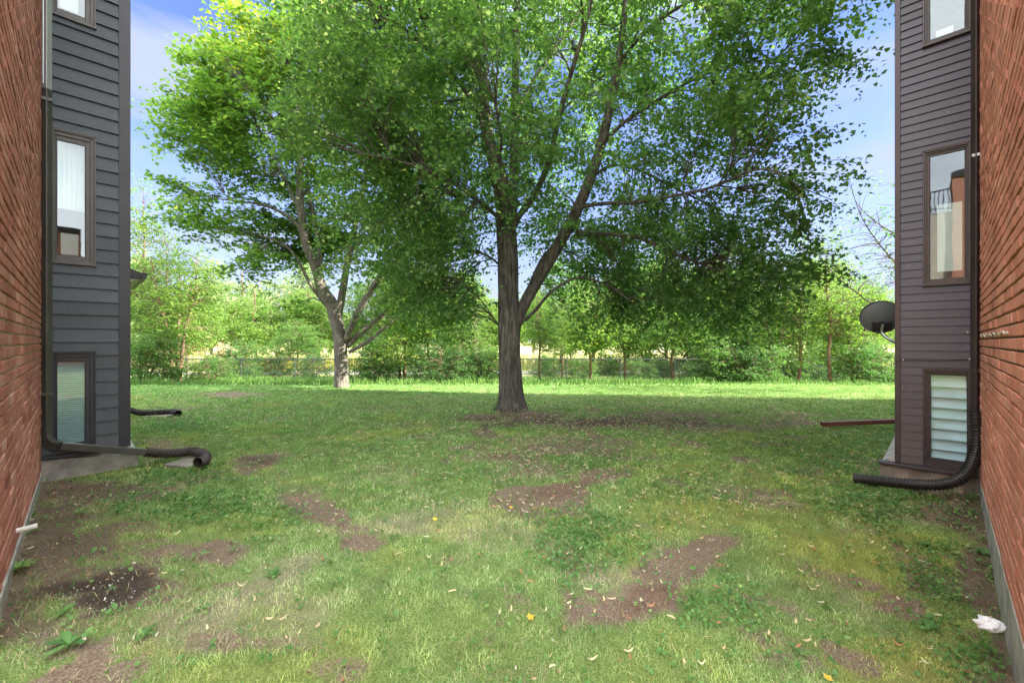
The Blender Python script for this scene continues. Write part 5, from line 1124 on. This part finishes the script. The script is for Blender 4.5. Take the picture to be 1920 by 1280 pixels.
def far_trees():
    protos = []
    for v in range(3):
        L_ = [([np.array([0, 0, 0.0]), np.array([.1, 0, 2.0]), np.array([0, .2, 4.5]), np.array([.2, 0, 7.5])], [.22, .18, .12, .05])]
        for q in range(6):
            a = q*1.1+v; L_.append(([np.array([0, 0, 1.8+.5*q]), np.array([1.2*math.cos(a), 1.2*math.sin(a), 2.8+.6*q]), np.array([2.2*math.cos(a), 2.2*math.sin(a), 4+.6*q])], [.08, .05, .02]))
        lobes = [[(0, 0, 5, 3.2, 3, 3), (1.2, 0, 3.2, 2.6, 2.4, 2), (-1.5, 0, 4, 2.2, 2, 2.4), (0, 0, 7.6, 1.8, 1.8, 1.6)], [(0, 0, 4.2, 3.8, 3, 2.6), (2, 0, 3, 2.4, 2.4, 1.8), (-2, 0, 3.2, 2.6, 2.2, 2)], [(0, 0, 4.5, 2.0, 2, 3.8), (0, 0, 8, 1.0, 1, 2)]][v]
        protos.append((L_, in_lobes(lobes, 230, 0.3)))
    spots = [[(395,52,1.0,.95,'pale rounded far tree at left beyond the meadow'),(520,58,1.1,1.0,'pale far tree seen left of the pale trunk'),(880,62,1.1,1.0,'far tree behind the big trunk'),(1350,58,1.1,.9,'far tree beyond the right fence row'),(1560,60,1.1,.95,'far tree left of the satellite dish')],
             [(450,48,1.0,.95,'broad hazy far tree at left with drooping crown'),(330,56,1.1,1.0,'broad far tree behind the left bush tree'),(620,60,1.1,.8,'broad far tree behind the pale trunk'),(760,66,1.2,.9,'broad far tree between the two big trees'),(1000,64,1.2,.9,'broad far tree right behind the big trunk'),(1180,66,1.2,.9,'broad far tree in the centre distance'),(1460,64,1.2,.9,'broad far tree at right distance'),(1640,70,1.2,.8,'broad far tree at the far right')],
             [(575,50,1.0,.9,'narrow pointed far tree left of the pale trunk'),(265,50,1.0,1.05,'narrow pointed far tree at the left bay'),(1100,70,1.2,1.0,'narrow pointed far tree in the centre'),(1530,55,.8,.85,'narrow pointed far tree at right')]]
    for (L_, T), sp in zip(protos, spots):
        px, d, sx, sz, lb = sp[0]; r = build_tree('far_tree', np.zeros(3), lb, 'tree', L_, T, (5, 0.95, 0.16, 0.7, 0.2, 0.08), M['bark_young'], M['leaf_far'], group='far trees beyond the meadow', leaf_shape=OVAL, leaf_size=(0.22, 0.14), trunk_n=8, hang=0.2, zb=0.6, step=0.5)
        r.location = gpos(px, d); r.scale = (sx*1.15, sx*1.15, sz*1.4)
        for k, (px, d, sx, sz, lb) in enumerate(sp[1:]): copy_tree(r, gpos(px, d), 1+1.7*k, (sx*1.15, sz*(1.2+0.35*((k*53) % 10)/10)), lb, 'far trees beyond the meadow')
far_trees()

# ------------------------------------------------------------------ fence and far houses
def fence():
    y = 24.0; x0, x1 = -21.0, 21.0; h = 1.16; nb = 14
    e = empty('chain_link_fence', (0, y, float(gz(0, y))), 'dark chain link fence running behind the young trees', 'fence')
    xs = np.linspace(x0, x1, nb+1)
    for i, x in enumerate(xs):
        z = float(gz(x, y)); mb = MB(); mb.tube([(x, y, z-.2), (x, y, z+.6), (x, y, z+h+.03)], 0.032, 10); mb.tube([(x, y, z+h+.03), (x, y, z+h+.06), (x, y, z+h+.075)], [0.036, .03, .008], 10); mb.build('post', M['fence'], e, smooth=False)
    for dz, nm in ((h, 'top_rail'), (0.10, 'bottom_rail')):
        mb = MB(); mb.tube([(x, y, float(gz(x, y))+dz) for x in xs], 0.030 if dz > 1 else .014, 8); mb.build(nm, M['fence'], e)
    V = []; Fq = []; n = 0; s = 0.075; z = float(gz(0, y))
    for x in np.arange(x0, x1, s):
        for sg in (1, -1):
            a = np.array([x, y+.03, z+.06]); b = np.array([x+sg*(h-.08), y+.03, z+h-.02])
            if b[0] < x0 or b[0] > x1: continue
            w = 0.0035; V += [a+[-w, 0, 0], a+[w, 0, 0], b+[w, 0, 0], b+[-w, 0, 0], a+[0, w*1.5, 0], b+[0, w*1.5, 0]]; Fq += [[n, n+1, n+2, n+3], [n+1, n+4, n+5, n+2], [n+4, n, n+3, n+5]]; n += 6
    mesh_np('wire_mesh', V, [np.array(Fq)], M['wire'], e)
fence()
def house(px, d, w, h, dp, wallm, roofm, label, rz=0.0):
    x = (px-960)/F*d; z = float(gz(x, d)); e = empty('house', (x, d, z), label, 'house', 'houses in the far distance')
    mb = MB(); mb.box(x-w/2, x+w/2, d, d+dp, z-.3, z+h); mb.build('wall', wallm, e)
    mb = MB(); o = .5; mb.add([(x-w/2-o,d-o,z+h),(x+w/2+o,d-o,z+h),(x+w/2+o,d+dp+o,z+h),(x-w/2-o,d+dp+o,z+h),(x-w/2+1,d+dp/2,z+h+2.3),(x+w/2-1,d+dp/2,z+h+2.3)], [(0,1,5,4),(1,2,5),(2,3,4,5),(3,0,4),(3,2,1,0)]); mb.build('roof', roofm, e)
    for k in range(3):
        u = x-w/2+w*(k+.5)/3; mb = MB(); mb.box(u-.5, u+.5, d-.04, d+.02, z+h*.5, z+h*.5+1.1); wn = mb.build('window', M['trim_l'], e)
        mb = MB(); mb.box(u-.42, u+.42, d-.055, d-.042, z+h*.5+.08, z+h*.5+1.02); mb.build('pane', M['frame_dk'], wn)
house(275, 62, 12, 5.5, 8, M['house_red'], M['roof_red'], 'salmon brick house with red roof far away beside the left bay')
house(1612, 85, 10, 4.2, 8, M['house'], M['roof_red'], 'pale house with red roof far away left of the satellite dish')
house(1280, 90, 14, 4.2, 8, M['house'], M['roof_dk'], 'pale house with dark roof far behind the centre right trees')
